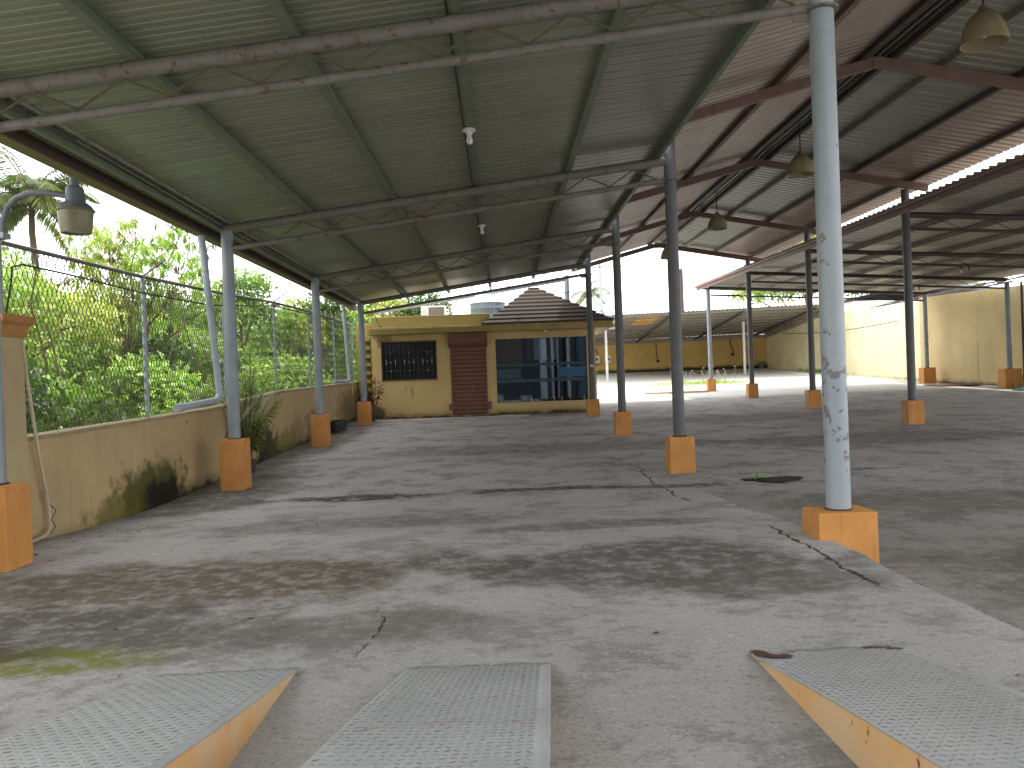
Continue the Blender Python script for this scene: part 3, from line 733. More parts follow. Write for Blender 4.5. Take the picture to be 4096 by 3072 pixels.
# ------------------------------------------------------------------ yellow house
HY = 28.9; k_ = HY / 28.4
def hx_(x): return x * k_
def hz_(z): return 1.65 + (z - 1.65) * k_
HB = .44
XL, XR_ = -4.62, 3.42
WX0, WX1, WZ0, WZ1 = -4.25, -2.29, 1.82, 3.18
SX0, SX1 = -1.80, -.50
GX0, GX1, GZ0, GZ1 = -.18, 3.10, .86, 3.17
CT = 3.44                                         # underside of eaves slab
hs = thing('yellow_house', 'small yellow office with brown shutter, barred window, glass front and brown tiled roof', 'house')
b = MB()
def panel(x0, x1, z0, z1): b.box(x0, x1, HY, HY + .15, z0, z1)
b.box(XL, WX0, HY, HY + .15, -.1, CT); b.box(WX0, WX1, HY, HY + .15, -.1, WZ0); b.box(WX0, WX1, HY, HY + .15, WZ1, CT)
b.box(WX1, SX0, HY, HY + .15, -.1, CT); b.box(SX0, SX1, HY, HY + .15, 3.12, CT); b.box(SX1, GX0, HY, HY + .15, -.1, CT)
b.box(GX0, GX1, HY, HY + .15, -.1, GZ0); b.box(GX0, GX1, HY, HY + .15, GZ1, CT); b.box(GX1, XR_, HY, HY + .15, -.1, CT)
b.box(XL, XL + .15, HY + .15, 33, -.1, CT); b.box(XR_ - .15, XR_, HY + .15, 33, -.1, CT); b.box(XL + .15, XR_ - .15, 32.85, 33, -.1, CT)
b.build('wall', M['house'], hs)
b = MB(); b.box(-4.62, -.30, HY - .50, 33.05, CT, CT + .20); o = b.build('roof_slab', M['parapet'], hs, bevel=.01)
b = MB(); b.box(-4.60, -.3, HY - .47, HY - .05, CT + .203, CT + .235); b.build('cement_ledge', M['cementtop'], o, bevel=.01)
b = MB(); b.box(-4.58, -.32, HY - .05, HY + .12, CT + .20, CT + .66); b.box(-4.58, -4.45, HY + .12, 33, CT + .20, CT + .66)
b.build('parapet', M['parapet'], hs, bevel=.012)
b = MB(); b.box(-.298, 4.0, HY - .52, HY - .40, CT - .02, CT + .22); b.box(3.9, 4.0, HY - .40, 33.3, CT - .02, CT + .22); b.box(-.298, 3.9, HY - .40, 33.2, CT + .0, CT + .05)
b.build('eaves_board', M['yellowfascia'], hs, bevel=.008)
# stepped hip roof of tiles
b = MB(); cx0, cx1 = -.62, 4.05; y0, y1 = HY - .56, 33.4; zb = CT + .23; zt_ = 5.12; nc = 9
ax0, ax1, ay0, ay1 = 1.17, 1.55, 30.7, 31.2
for i in range(nc):
    u0, u1 = i / nc, (i + 1) / nc
    lerp = lambda a, c, u: a + (c - a) * u
    X0, X1, Yy0, Yy1 = lerp(cx0, ax0, u0), lerp(cx1, ax1, u0), lerp(y0, ay0, u0), lerp(y1, ay1, u0)
    P0, P1, Q0, Q1 = lerp(cx0, ax0, u1), lerp(cx1, ax1, u1), lerp(y0, ay0, u1), lerp(y1, ay1, u1)
    z0 = lerp(zb, zt_, u0); z1 = lerp(zb, zt_, u1)
    vs = [(X0, Yy0, z0 + .06), (X1, Yy0, z0 + .06), (X1, Yy1, z0 + .06), (X0, Yy1, z0 + .06), (P0, Q0, z1), (P1, Q0, z1), (P1, Q1, z1), (P0, Q1, z1),
          (X0, Yy0, z0 - .0), (X1, Yy0, z0 - .0), (X1, Yy1, z0 - .0), (X0, Yy1, z0 - .0)]
    b.cur = 0; b.add(vs, [(0, 1, 5, 4), (1, 2, 6, 5), (2, 3, 7, 6), (3, 0, 4, 7)])
    b.cur = 1; b.add(vs, [(8, 9, 1, 0), (9, 10, 2, 1), (10, 11, 3, 2), (11, 8, 0, 3)])
b.cur = 0; b.box(ax0 - .02, ax1 + .02, ay0 - .03, ay1 + .03, zt_ - .02, zt_ + .05)
b.build('tiled_roof', [M['tile'], M['tileedge']], hs)
# front step
b = MB(); b.box(-4.3, -.12, HY - .30, HY + .02, .3, HB + .075); b.build('step', M['house'], hs, bevel=.01)
# barred window
b = MB(); f_ = .05
b.box(WX0, WX1, HY + .02, HY + .08, WZ0, WZ0 + f_); b.box(WX0, WX1, HY + .02, HY + .08, WZ1 - f_, WZ1)
for x in (WX0, (WX0 + WX1) / 2 - .03, WX1 - f_): b.box(x, x + f_, HY + .021, HY + .081, WZ0 + f_, WZ1 - f_)
w = b.build('window', M['black'], hs)
b = MB(); b.box(WX0 + .02, WX1 - .02, HY + .09, HY + .1, WZ0 + .02, WZ1 - .02); b.build('pane', simple('dark_window_glass', (.012, .012, .014), .12, .1, spec=.6), w)
b = MB(); fr = .02; y_ = HY - .06
for zz in (WZ0 - .02, WZ0 + .33, WZ0 + .98, WZ1 + .02): b.bar((WX0 - .03, y_, zz), (WX1 + .03, y_, zz), fr, fr)
nb = 13
for i in range(nb):
    x = WX0 + (WX1 - WX0) * i / (nb - 1)
    b.tube([(x, y_, WZ0 - .03), (x, y_, WZ1 - .2), (x + .01, y_ + .02, WZ1 - .1), (x + .015, y_ + .06, WZ1 + .01)], .009, 6)
for i in (1, 5, 9):
    xc = WX0 + (WX1 - WX0) * (i + 1) / (nb - 1)
    for dz in (.45, .65, .85):
        for sx in (-1, 1):
            pts = [(xc + sx * (.05 + .045 * math.cos(a_)), y_, WZ0 + dz + .05 * math.sin(a_)) for a_ in [2 * PI * q / 10 for q in range(9)]]; b.tube(pts, .006, 5)
gr = b.build('window_grille', simple('grille_iron', (.035, .033, .032), .5), w)
b = MB()
for i in (1, 3, 5, 7, 9, 11):
    x = WX0 + (WX1 - WX0) * i / (nb - 1)
    b = MB(); b.lathe([v_ for q in range(5) for v_ in ((.006, q * .036), (.014, .012 + q * .036), (.014, .022 + q * .036))] + [(.006, .18)], (x, y_ - .004, WZ0 + .56), 8); b.build('grille_ornament', M['bright'], w)
for i in (2, 6, 10):
    x = WX0 + (WX1 - WX0) * i / (nb - 1)
    for dz in (.33, .64, .97): b = MB(); b.box(x - .025, x + .025, y_ - .018, y_ - .012, WZ0 + dz - .012, WZ0 + dz + .012); b.build('grille_ornament', M['bright'], w)
# roller shutter
b = MB(); z = HB + .09; y_ = HY + .02
prof = []
while z < 3.02:
    prof += [(y_, z), (y_ - .022, z + .02), (y_ - .022, z + .105), (y_, z + .125), (y_ + .012, z + .133), (y_ + .012, z + .143)]; z += .151
vs = [(x, yy, zz) for yy, zz in prof for x in (SX0 + .06, SX1 - .06)]
b.add(vs, [(2 * i, 2 * i + 1, 2 * i + 3, 2 * i + 2) for i in range(len(prof) - 1)])
sh = b.build('roller_shutter', M['brown'], hs)
b = MB(); b.box(SX0 - .06, SX1 + .05, HY - .26, HY - .003, 3.05, 3.31); b.add([(SX0 - .05, HY - .257, 3.05), (SX1 + .04, HY - .257, 3.05), (SX1 + .04, HY - .05, 2.90), (SX0 - .05, HY - .05, 2.90)], [(0, 1, 2, 3)])
b.box(SX0 - .05, SX1 + .05, HY - .22, HY - .003, 3.31, CT - .03); b.build('shutter_box', M['brown'], sh, bevel=.006)
for x in (SX0 - .0, SX1 - .07):
    b = MB(); b.box(x, x + .07, HY - .035, HY - .002, HB + .08, 2.9); b.build('guide_rail', M['brown'], sh)
b = MB(); b.box(SX0 - .1, SX0 - .01, HY - .06, HY - .003, .68, .90); b.build('lock_box', M['brown'], sh, bevel=.01); b = MB(); b.box(SX1 + .02, SX1 + .12, HY - .06, HY - .003, .66, .95); b.build('lock_box', M['brown'], sh, bevel=.01)
# glass front with its dark room and panels standing in for reflections
b = MB(); b.box(GX0 - .14, GX1 + .05, HY + 2.3, HY + 2.35, .5, 3.4); b.box(GX0 - .2, GX0 - .14, HY + .16, HY + 2.3, .5, 3.36); b.box(GX0 - .14, GX1 + .1, HY + .16, HY + 2.3, .5, .55); b.box(GX0 - .14, GX1 + .1, HY + .16, HY + 2.3, 3.36, 3.41)
b.build('interior_shell', M['interior'], hs)
b = MB(); b.box(GX0 - .12, .78, HY + .9, HY + .93, 2.2, 3.3); b.box(.98, 1.12, HY + .9, HY + .93, 2.4, 3.3); b.build('orange_reflection', M['orangereflect'], hs)  # mirrored orange wall, modelled as panels behind the glass
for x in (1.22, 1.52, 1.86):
    b = MB(); b.box(x, x + .19, HY + .5, HY + .52, 2.38, 3.2)  # pale mirrored doors, likewise added as panels behind the glass
    b.build('pale_reflection', M['greywhite'], hs)
b = MB(); b.box(2.75, 3.08, HY + .22, HY + .24, .95, 3.15); b.build('blue_panel', M['bluetint'], hs)  # plain blue strip behind the right pane
def pane(x0, x1, i):
    b = MB(); b.add([(x0, HY + .07, GZ0 + .01), (x1, HY + .07, GZ0 + .01), (x1, HY + .07, GZ1 - .01), (x0, HY + .07, GZ1 - .01)], [(0, 1, 2, 3)])
    p = b.build('glass_pane', M['glass'], hs)
    b = MB()
    for za, zb_ in ((2.155, 2.26), (1.58, 1.70)): b.box(x0 + .003, x1 - .003, HY + .058, HY + .066, za, zb_)
    b.build('frosted_band', M['frost'], p)
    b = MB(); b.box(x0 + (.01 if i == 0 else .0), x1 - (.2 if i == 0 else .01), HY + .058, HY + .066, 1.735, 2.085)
    if i != 1: b.build('frosted_band', M['frost'] if i == 0 else M['bluetint'], p)
    for x in (x0 + .13, x1 - .13):
        b = MB(); b.box(x - .009, x + .009, HY + .04, HY + .056, GZ0 + .02, GZ0 + .17); b.box(x - .02, x + .02, HY + .038, HY + .055, GZ0 + .10, GZ0 + .13); b.build('glass_clip', M['bright'], p)
pane(GX0 + .01, .92, 0); pane(.93, 2.02, 1); pane(2.03, GX1 - .01, 2)
b = MB(); b.box(GX0, GX1, HY + .05, HY + .09, GZ0 - .002, GZ0 + .012); b.box(GX0, GX0 + .015, HY + .05, HY + .09, GZ0 + .013, GZ1); b.box(GX0, GX1, HY + .05, HY + .09, GZ1 - .012, GZ1 + .002); b.build('glass_channel', M['bright'], hs)
b = MB(); b.lathe([(.0, -.08), (.07, -.07), (.09, -.02), (.08, 0)], (1.62, HY - .18, CT - .02), 16); b.build('ceiling_light', M['glasswhite'], hs, smooth=True)
b = MB(); b.tube([(-4.35, HY - .45, CT + .7), (-4.3, HY - .5, CT + .5), (-4.22, HY - .52, CT + .35), (-4.25, HY - .45, CT + .30), (-4.1, HY - .5, CT + .29)], .015, 6); b.build('loose_cable', M['cable'], hs)
rb = thing('rear_blocker_building', 'plain dark building with pale doors added unseen behind the viewer, blocking light and mirrored in the shop glass', 'building', (0, -12, 0))  # unseen building added to block light and fill the glass reflection
b = MB(); b.box(-14, 16, -3, 0, -.5, 6.5); b.build('wall', simple('dark_blocker_wall', (.05, .055, .06), .8), rb)
for x in (3.4, 4.4, 5.4):
    b = MB(); b.box(x, x + .62, .01, .05, 0, 5.2); b.build('door', M['greywhite'], rb)
# outside stair at the left of the house
b = MB()
for i in range(10):
    b.box(-4.98, -4.64, HY - .05 + i * .0, HY + .32, .55 + i * .30, .67 + i * .30)
b.box(-5.2, -4.64, HY + .321, HY + .6, .3, 3.9)
st = tag(b.build('side_stair', M['parapet'], bevel=.01), 'stack of yellow concrete steps squeezed between the left wall and the house', 'stair')
# things on the roof
ac = thing('air_conditioner', 'white air conditioner unit with dark side on the house roof', 'air conditioner', (-2.52, 31.2, 4.02))
b = MB(); b.box(-.47, .47, -.2, .2, 0, .62); b.build('casing', M['white'], ac, bevel=.01)
b = MB(); b.box(-.18, .42, -.208, -.201, .05, .57); b.build('coil_panel', M['acdark'], ac)
b = MB()
for i in range(10): b.box(-.44, -.22, -.212, -.201, .06 + i * .052, .08 + i * .052)
b.build('grille', M['greywhite'], ac)
tk = thing('water_tank', 'round grey plastic water tank with pale dome on the house roof', 'water tank', (-.44, 32.2, 4.02))
b = MB(); b.lathe([(.0, 0), (.70, 0), (.71, .05), (.70, .12), (.715, .16), (.70, .20), (.70, .48), (.715, .52), (.70, .56), (.70, .74)], n=40); b.build('body', M['tank'], tk, smooth=True)
b = MB(); b.lathe([(.72, .74), (.71, .78), (.62, .95), (.5, 1.06), (.32, 1.1)], n=40); b.build('shoulder', M['tanktop'], tk, smooth=True)
b = MB(); b.lathe([(.33, 1.08), (.33, 1.16), (.30, 1.20), (.0, 1.21)], n=30); b.build('lid', M['tank'], tk, smooth=True)

# ------------------------------------------------------------------ yard beyond
yb = thing('yard_back_wall', 'ochre rendered wall under the zinc lean-to at the back of the yard', 'wall')
b = MB(); b.box(2, 20.7, 62, 62.25, 1.2, 4.35); b.build('wall', M['yardwall'], yb)
def wline(y): return 22.2 - (y - 33) * 1.6 / 29
rw = thing('pale_side_wall', 'tall pale yellow wall closing the right side of the yard', 'wall')
def wallstrip(name, pts, mat, thick=.25, sub=8):
    b = MB(); vs = []
    for (x, y, z0, z1) in pts: vs += [(x, y, z0), (x, y, z1), (x + thick, y, z1), (x + thick, y, z0)]
    b.add(vs, [(4 * j + k, 4 * j + 4 + k, 4 * j + 4 + (k + 1) % 4, 4 * j + (k + 1) % 4) for j in range(len(pts) - 1) for k in range(4)] + [(0, 1, 2, 3), tuple(4 * (len(pts) - 1) + k for k in (3, 2, 1, 0))])
    return b.build(name, mat, rw)
wallstrip('far_wall', [(20.6, 62, 1.2, 5.15), (21.0, 55, .9, 5.3), (21.55, 46, .6, 5.1), (21.75, 41.4, .5, 4.95)], M['wall_sunlit'])
wallstrip('near_wall_panel', [(21.72, 41.39, .4, 5.15), (21.9, 38, .4, 5.05), (22.05, 35, .4, 4.95), (22.1, 33.2, .3, 4.88)], M['wall_shaded'])
bl = thing('block_wall', 'dark raw block wall with white sheets above, beyond the pale wall at the right edge', 'wall')
b = MB()
for j in range(12):
    for i in range(9):
        b.box(22.2 + .02, 22.45, 24.5 + i * 1.02 + (.5 if j % 2 else 0), 25.5 + i * 1.02 + (.5 if j % 2 else 0), .2 + j * .3, .48 + j * .3)
b.build('blocks', M['block'], bl, bevel=.01)
sheet('white_sheet', M['white'], bl, [22.21, 22.22], 24, 33.5, lambda x, y: 0)
o = [c for c in bl.children if c.name.startswith('white_sheet')][0]; bpy.data.objects.remove(o)
b = MB(); prof = [(22.3 + (.03 if q % 2 else 0), 24 + q * .12) for q in range(80)]
b.add([(x, y, z) for x, y in prof for z in (3.9, 5.6)], [(2 * i, 2 * i + 2, 2 * i + 3, 2 * i + 1) for i in range(79)]); b.build('white_sheet', M['white'], bl)
b = MB(); b.tube([(21.8, 33.3, .4), (21.8, 33.3, 5.0)], .05, 8); b.tube([(22.0, 33.0, .4), (22.0, 33.0, 5.2)], .03, 8); b.build('dark_pipe', M['darkbeam'], bl)

lt = thing('zinc_lean_to', 'rusty zinc sheet lean-to over the back wall, with one amber sheet', 'canopy')
def zZ(x, y): return 4.35 + (62 - y) * (1.05 / 13) + (.018 * (x - 6))
def zinc(name, xs, y0, y1, mat):
    b = MB(); pr = []
    x = xs[0]
    while x < xs[1]: pr.append(x); x += .13
    vs = [(x, y, zZ(x, y) + (.035 if i % 2 else -.01)) for i, x in enumerate(pr) for y in (y0, y1)]
    b.add(vs, [(2 * i, 2 * i + 2, 2 * i + 3, 2 * i + 1) for i in range(len(pr) - 1)])
    return b.build(name, mat, lt)
zinc('roof_sheet', (4.5, 8.8), 49, 61.9, M['zinc']); zinc('roof_sheet', (10.15, 21.0), 49, 61.9, M['zinc'])
zinc('roof_sheet', (8.65, 10.3), 49, 50.6, M['zinc']); zinc('roof_sheet', (8.65, 10.3), 54.0, 61.9, M['zinc']); zinc('amber_sheet', (8.65, 10.3), 50.5, 54.1, M['amber'])
for i in range(10):
    y = 49.3 + i * 1.36
    b = MB(); b.bar((4.5, y, zZ(4.5, y) - .07), (21, y, zZ(21, y) - .07), .05, .09); b.build('purlin', M['lightbeam'], lt)
for x in (6.0, 10.5, 15.0, 19.5):
    b = MB(); b.bar((x, 49.2, zZ(x, 49.2) - .18), (x, 61.9, zZ(x, 61.9) - .18), .08, .14); b.build('rafter', M['darkbeam'], lt)
b = MB(); b.bar((2.5, 61.9, 4.22), (20.6, 61.9, 4.38), .1, .3); b.build('wall_plate', M['cementtop'], lt)
b = MB(); b.bar((20.4, 61.7, 4.5), (20.9, 49, 5.55), .12, .5); b.build('side_fascia', M['cementtop'], lt)
for x, y, lab in ((6.92, 52.5, 'thin white post in front of the meter boxes, left under the zinc lean-to'), (16.55, 54.5, 'thin white post standing alone, right under the zinc lean-to')):
    b = MB(); z0 = plane(y); b.box(-.07, .07, -.07, .07, -.05, zZ(x, y) - z0 - .05)
    o = b.build('thin_post', M['white']); o.location = (x, y, z0); tag(o, lab, 'post', 'thin white posts')
for x, lab in ((7.35, 'grey electric meter box, left of the pair on the back wall'), (8.25, 'grey electric meter box, right of the pair on the back wall')):
    t = thing('meter_box', lab, 'meter box', (x, 61.9, 3.05)); b = MB(); b.box(-.24, .24, -.15, 0, -.28, .28); b.build('box', M['white'], t, bevel=.02)
    b = MB(); b.lathe([(.0, .0), (.12, .0), (.12, .05), (0, .06)], n=14); o = b.build('dial', M['acdark'], t); o.rotation_euler = (R(90), 0, 0); o.location = (0, -.15, 0)
for pts, lab in (([(7.2, 61.9, 4.2), (7.5, 61.9, 3.4), (7.6, 61.9, 2.8), (6.9, 61.9, 2.3), (6.6, 61.9, 2.0)], 'dark cable trailing down the back wall from the meter boxes'),
                 ([(12.0, 61.9, 4.2), (12.0, 61.85, 3.4), (12.1, 61.85, 2.8)], 'dark cable hanging on the back wall left of the second column'),
                 ([(18.0 - .3, 61.9, 4.2), (17.8, 61.85, 3.7), (17.95, 61.85, 3.4), (17.9, 61.85, 3.1)], 'dark cable hanging on the back wall near the sunlit column')):
    b = MB(); b.tube(pts, .035, 6); b.box(pts[-1][0] - .1, pts[-1][0] + .1, 61.8, 61.9, pts[-1][2] - .14, pts[-1][2] + .05); tag(b.build('wall_cable', M['cable']), lab, 'cable')
b = MB(); pts = [(21.62 - .0, 58 - .9 * i, 4.35 - .25 * math.sin(i * .17) - .012 * i) for i in range(18)]
pts = [(wline(p[1]) - .42 + (.0), p[1], p[2]) for p in pts]; b.tube(pts, .022, 5); tag(b.build('wall_wire', M['cable']), 'thin dark wire sagging along the pale side wall', 'cable')
bk = thing('metal_bucket', 'grey metal bucket in the far corner of the yard', 'bucket', (19.9, 61.2, 1.89))
b = MB(); b.lathe([(.0, 0), (.2, 0), (.26, .55), (.25, .55), (.19, .03)], n=18); b.build('body', M['acdark'], bk, smooth=True)
b = MB(); b.lathe([(.26, .53), (.28, .55), (.26, .57)], n=18); b.build('rim', M['bright'], bk)

# neighbour roof truss seen right of the hip roof
nt = thing('lattice_gable', 'small cream lattice roof truss showing right of the tiled roof', 'roof truss', (6.05, 48, 4.9))
b = MB(); A, Bq, Cq = Vector((-.75, 0, 0)), Vector((.05, 0, .75)), Vector((.95, 0, .0))
for p, q in ((A, Bq), (Bq, Cq), (A, Cq)): b.bar(p, q, .06, .07)
for u in (.3, .6):
    b.bar(A.lerp(Cq, u), A.lerp(Bq, u), .04, .04); b.bar(A.lerp(Cq, 1 - u), Cq.lerp(Bq, u), .04, .04); b.bar(A.lerp(Cq, .5), A.lerp(Bq, u), .04, .04); b.bar(A.lerp(Cq, .5), Cq.lerp(Bq, u), .04, .04)
b.build('lattice', M['lightbeam'], nt)
b = MB(); b.bar((-1.1, 0, -.33), (1.25, 0, .0 - .33), .1, .12); b.box(-.8, -.7, -.05, .05, -4.2, -.3); b.build('frame', M['lightbeam'], nt)

# far skyline
up = thing('utility_pole', 'tall thin concrete utility pole with transformers beside the far coconut palm', 'utility pole', (9.6, 74, 1.9))
b = MB(); b.tube([(0, 0, 0), (-.2, 0, 10.6)], [.2, .12], 12); b.build('pole', M['galv'], up, smooth=True)
for z in (9.9, 7.4, 6.5): b = MB(); b.bar((-.9, 0, z), (.7, 0, z + .05), .1, .1); b.build('crossarm', M['lightbeam'], up)
b = MB(); b.lathe([(.0, 0), (.25, 0), (.27, .7), (.1, .8), (0, .82)], (.45, 0, 6.5), 14); b.build('transformer', M['greywhite'], up, smooth=True)
b = MB()
for z, dx in ((9.95, -.8), (9.95, .6), (7.4, 0), (6.2, 0), (5.4, .1)): b.tube([(dx, 0, z), (dx + 12, -4, z - .9), (dx + 26, -9, z - .6)], .018, 4); b.tube([(dx, 0, z), (dx - 8, -2, z - .8), (dx - 18, -6, z - .6)], .018, 4)
b.build('power_line', M['cable'], up)
b = MB(); b.tube([(0, 0, 0), (0, 0, 8.0)], .13, 10); b.box(-.35, .35, -.1, .1, -.05, .15)
o = b.build('rusty_pole', M['darkbeam']); o.location = (14.35, 62.8, 1.9); tag(o, 'bare brown pole rising above the zinc roof, centre right', 'pole')
fh = thing('far_house', 'distant white house with balcony rail on the skyline', 'house', (16.5, 100, 2))
b = MB(); b.box(0, 3.3, 0, 3, 0, 9.3); b.box(-2.2, 0, .2, 2.5, 0, 8.6); b.build('wall', M['farwhite'], fh)
b = MB(); b.box(1.2, 3.6, -.2, 3.2, 9.3, 9.45); b.build('roof', M['greywhite'], fh)
for x in (1.35, 2.4):
    b = MB(); b.box(x, x + .8, -.03, -.002, 8.3, 9.0); b.build('window', M['greywhite'], fh)
b = MB()
for i in range(12): b.box(-2.2 + i * .19, -2.15 + i * .19, .15, .19, 8.6, 9.1)
b.box(-2.2, 0, .14, .2, 9.1, 9.16); b.build('balcony_rail', M['greywhite'], fh)
ns = thing('neighbour_shed', 'pale metal roofed shed beyond the pale side wall', 'shed', (27, 60, 1))
b = MB(); b.box(-4, 6, -8, 8, 0, 5.0); b.build('wall', M['farwhite'], ns)
b = MB(); b.add([(-4.6, -9, 5.1), (-4.6, 9, 5.1), (1, 9, 6.2), (1, -9, 6.2), (6.6, 9, 5.1), (6.6, -9, 5.1)], [(0, 3, 2, 1), (3, 5, 4, 2)]); b.build('roof', M['greywhite'], ns)
b = MB()
for i in range(8): b.bar((21.9, 47 - i * 1.7, 5.15), (23.5, 47 - i * 1.7, 5.55), .05, .05); 
b.bar((22.2, 48, 5.22), (22.2, 34.5, 5.15), .05, .07); b.bar((23.4, 48, 5.5), (23.4, 34.5, 5.45), .05, .07)
tag(b.build('dark_roof_frame', M['darkbeam']), 'dark metal roof frame peeking over the pale side wall', 'roof frame')

# green net heap and leaf litter by the pale wall
def blobby(name, cx, cy, rx, ry, h, mat, seed, n=26):
    rr = random.Random(seed); b = MB(); m = 12; vs = []
    for j in range(m + 1):
        for i in range(n):
            a = 2 * PI * i / n; u = j / m; k = (1 - u); z = h * (1 - k * k) * rr.uniform(.5, 1.1) if j else 0
            vs.append((cx + rx * k * math.cos(a) * rr.uniform(.85, 1.1), cy + ry * k * math.sin(a) * rr.uniform(.85, 1.1), plane(cy) + z))
    b.add(vs, [(j * n + i, j * n + (i + 1) % n, (j + 1) * n + (i + 1) % n, (j + 1) * n + i) for j in range(m) for i in range(n)])
    return b.build(name, mat)
tag(blobby('green_net', 21.0, 31.4, .9, .5, .35, M['net'], 4), 'crumpled green net heaped beside the last plinth at the right edge', 'net')
tag(blobby('leaf_litter', 20.9, 37.3, 1.2, 1.7, .12, M['litter'], 8), 'heap of brown leaf litter at the foot of the pale wall', 'leaf litter', kind='stuff')

# ------------------------------------------------------------------ foliage
def leaves(name, P, D, N, L, W, col, parent=None, fold=.25, mat=None):
    """P base points, D directions, N normals (all n x 3), L lengths, W widths, col n x 3 -> one mesh of folded leaves"""
    n = len(P); D = D / (np.linalg.norm(D, axis=1, keepdims=True) + 1e-9)
    S = np.cross(D, N); S /= (np.linalg.norm(S, axis=1, keepdims=True) + 1e-9); U = np.cross(S, D)
    L = L[:, None]; W = W[:, None]
    v = np.empty((n, 6, 3))
    v[:, 0] = P; v[:, 1] = P + D * L * .45 + S * W * .5 + U * W * fold; v[:, 2] = P + D * L * .45 - S * W * .5 + U * W * fold
    v[:, 3] = P + D * L * .5; v[:, 4] = P + D * L - U * L * .12; v[:, 5] = P + D * L * .48
    v = v[:, [0, 1, 2, 3, 4]]
    base = (np.arange(n) * 5)[:, None]
    f = np.concatenate([base + np.array([[0, 3, 1]]), base + np.array([[3, 4, 1]]), base + np.array([[0, 2, 3]]), base + np.array([[3, 2, 4]])], axis=1).reshape(-1, 3)
    me = bpy.data.meshes.new(name); me.vertices.add(n * 5); me.vertices.foreach_set('co', v.reshape(-1))
    me.loops.add(len(f) * 3); me.loops.foreach_set('vertex_index', f.reshape(-1).astype(np.int32))
    me.polygons.add(len(f)); me.polygons.foreach_set('loop_start', np.arange(len(f), dtype=np.int32) * 3)
    me.update(); me.validate()
    ca = me.color_attributes.new('Col', 'FLOAT_COLOR', 'POINT')
    cc = np.ones((n, 5, 4)); cc[:, :, :3] = col[:, None, :]; ca.data.foreach_set('color', cc.reshape(-1))
    me.materials.append(mat or M['leaf'])
    o = bpy.data.objects.new(name, me); C.objects.link(o)
    if parent: o.parent = parent
    return o
def unit(n):
    a = rng.normal(size=(n, 3)); return a / np.linalg.norm(a, axis=1, keepdims=True)
PAL = {'lime': ((.47, .62, .13), (.26, .42, .08)), 'mid': ((.30, .44, .09), (.15, .27, .05)), 'dark': ((.10, .18, .04), (.05, .10, .025)), 'yellow': ((.55, .56, .14), (.33, .40, .08))}
def colours(n, pal, jit=.22):
    a, c = (np.array(x) for x in PAL[pal]); u = rng.random((n, 1)) ; return np.clip((a * u + c * (1 - u)) * (1 + rng.normal(size=(n, 1)) * jit), .008, 1)
def cloud(blobs, dens, L0, W0, pals, droop=.5):
    """leaf arrays in ragged shells round the blobs (x, y, z, r, palette weight)"""
    Ps, Ds, Ns, Ls, Ws, Cs = [], [], [], [], [], []
    for (x, y, z, r, pal) in blobs:
        n = int(dens * r * r); u = unit(n); u[:, 2] = np.where(u[:, 2] < -.35, -u[:, 2] * .6, u[:, 2]); rad = r * (1 - .38 * rng.random((n, 1)) ** 1.6)
        lump = 1 + .18 * np.sin(u[:, :1] * 5 + x * 3) * np.sin(u[:, 1:2] * 6 + y * 2)
        P = np.array([x, y, z]) + u * rad * lump * np.array([1, 1, .82])
        D = u * .5 + unit(n) * .9; D[:, 2] -= droop; N = u * .8 + unit(n) * .5; N[:, 2] += .6
        s = rng.uniform(.6, 1.35, n)
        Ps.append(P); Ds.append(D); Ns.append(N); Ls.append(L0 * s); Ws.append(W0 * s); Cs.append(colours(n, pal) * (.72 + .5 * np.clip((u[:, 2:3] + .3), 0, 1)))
    return [np.concatenate(a) for a in (Ps, Ds, Ns, Ls, Ws, Cs)]
def limb(b, p, q, r0, r1, n=6, wob=.15, seg=5):
    p, q = Vector(p), Vector(q); pts = [p.lerp(q, i / seg) + (Vector(rng.normal(size=3)) * wob * (q - p).length * .12 if 0 < i < seg else Vector((0, 0, 0))) for i in range(seg + 1)]
    b.tube(pts, [r0 + (r1 - r0) * i / seg for i in range(seg + 1)], n)

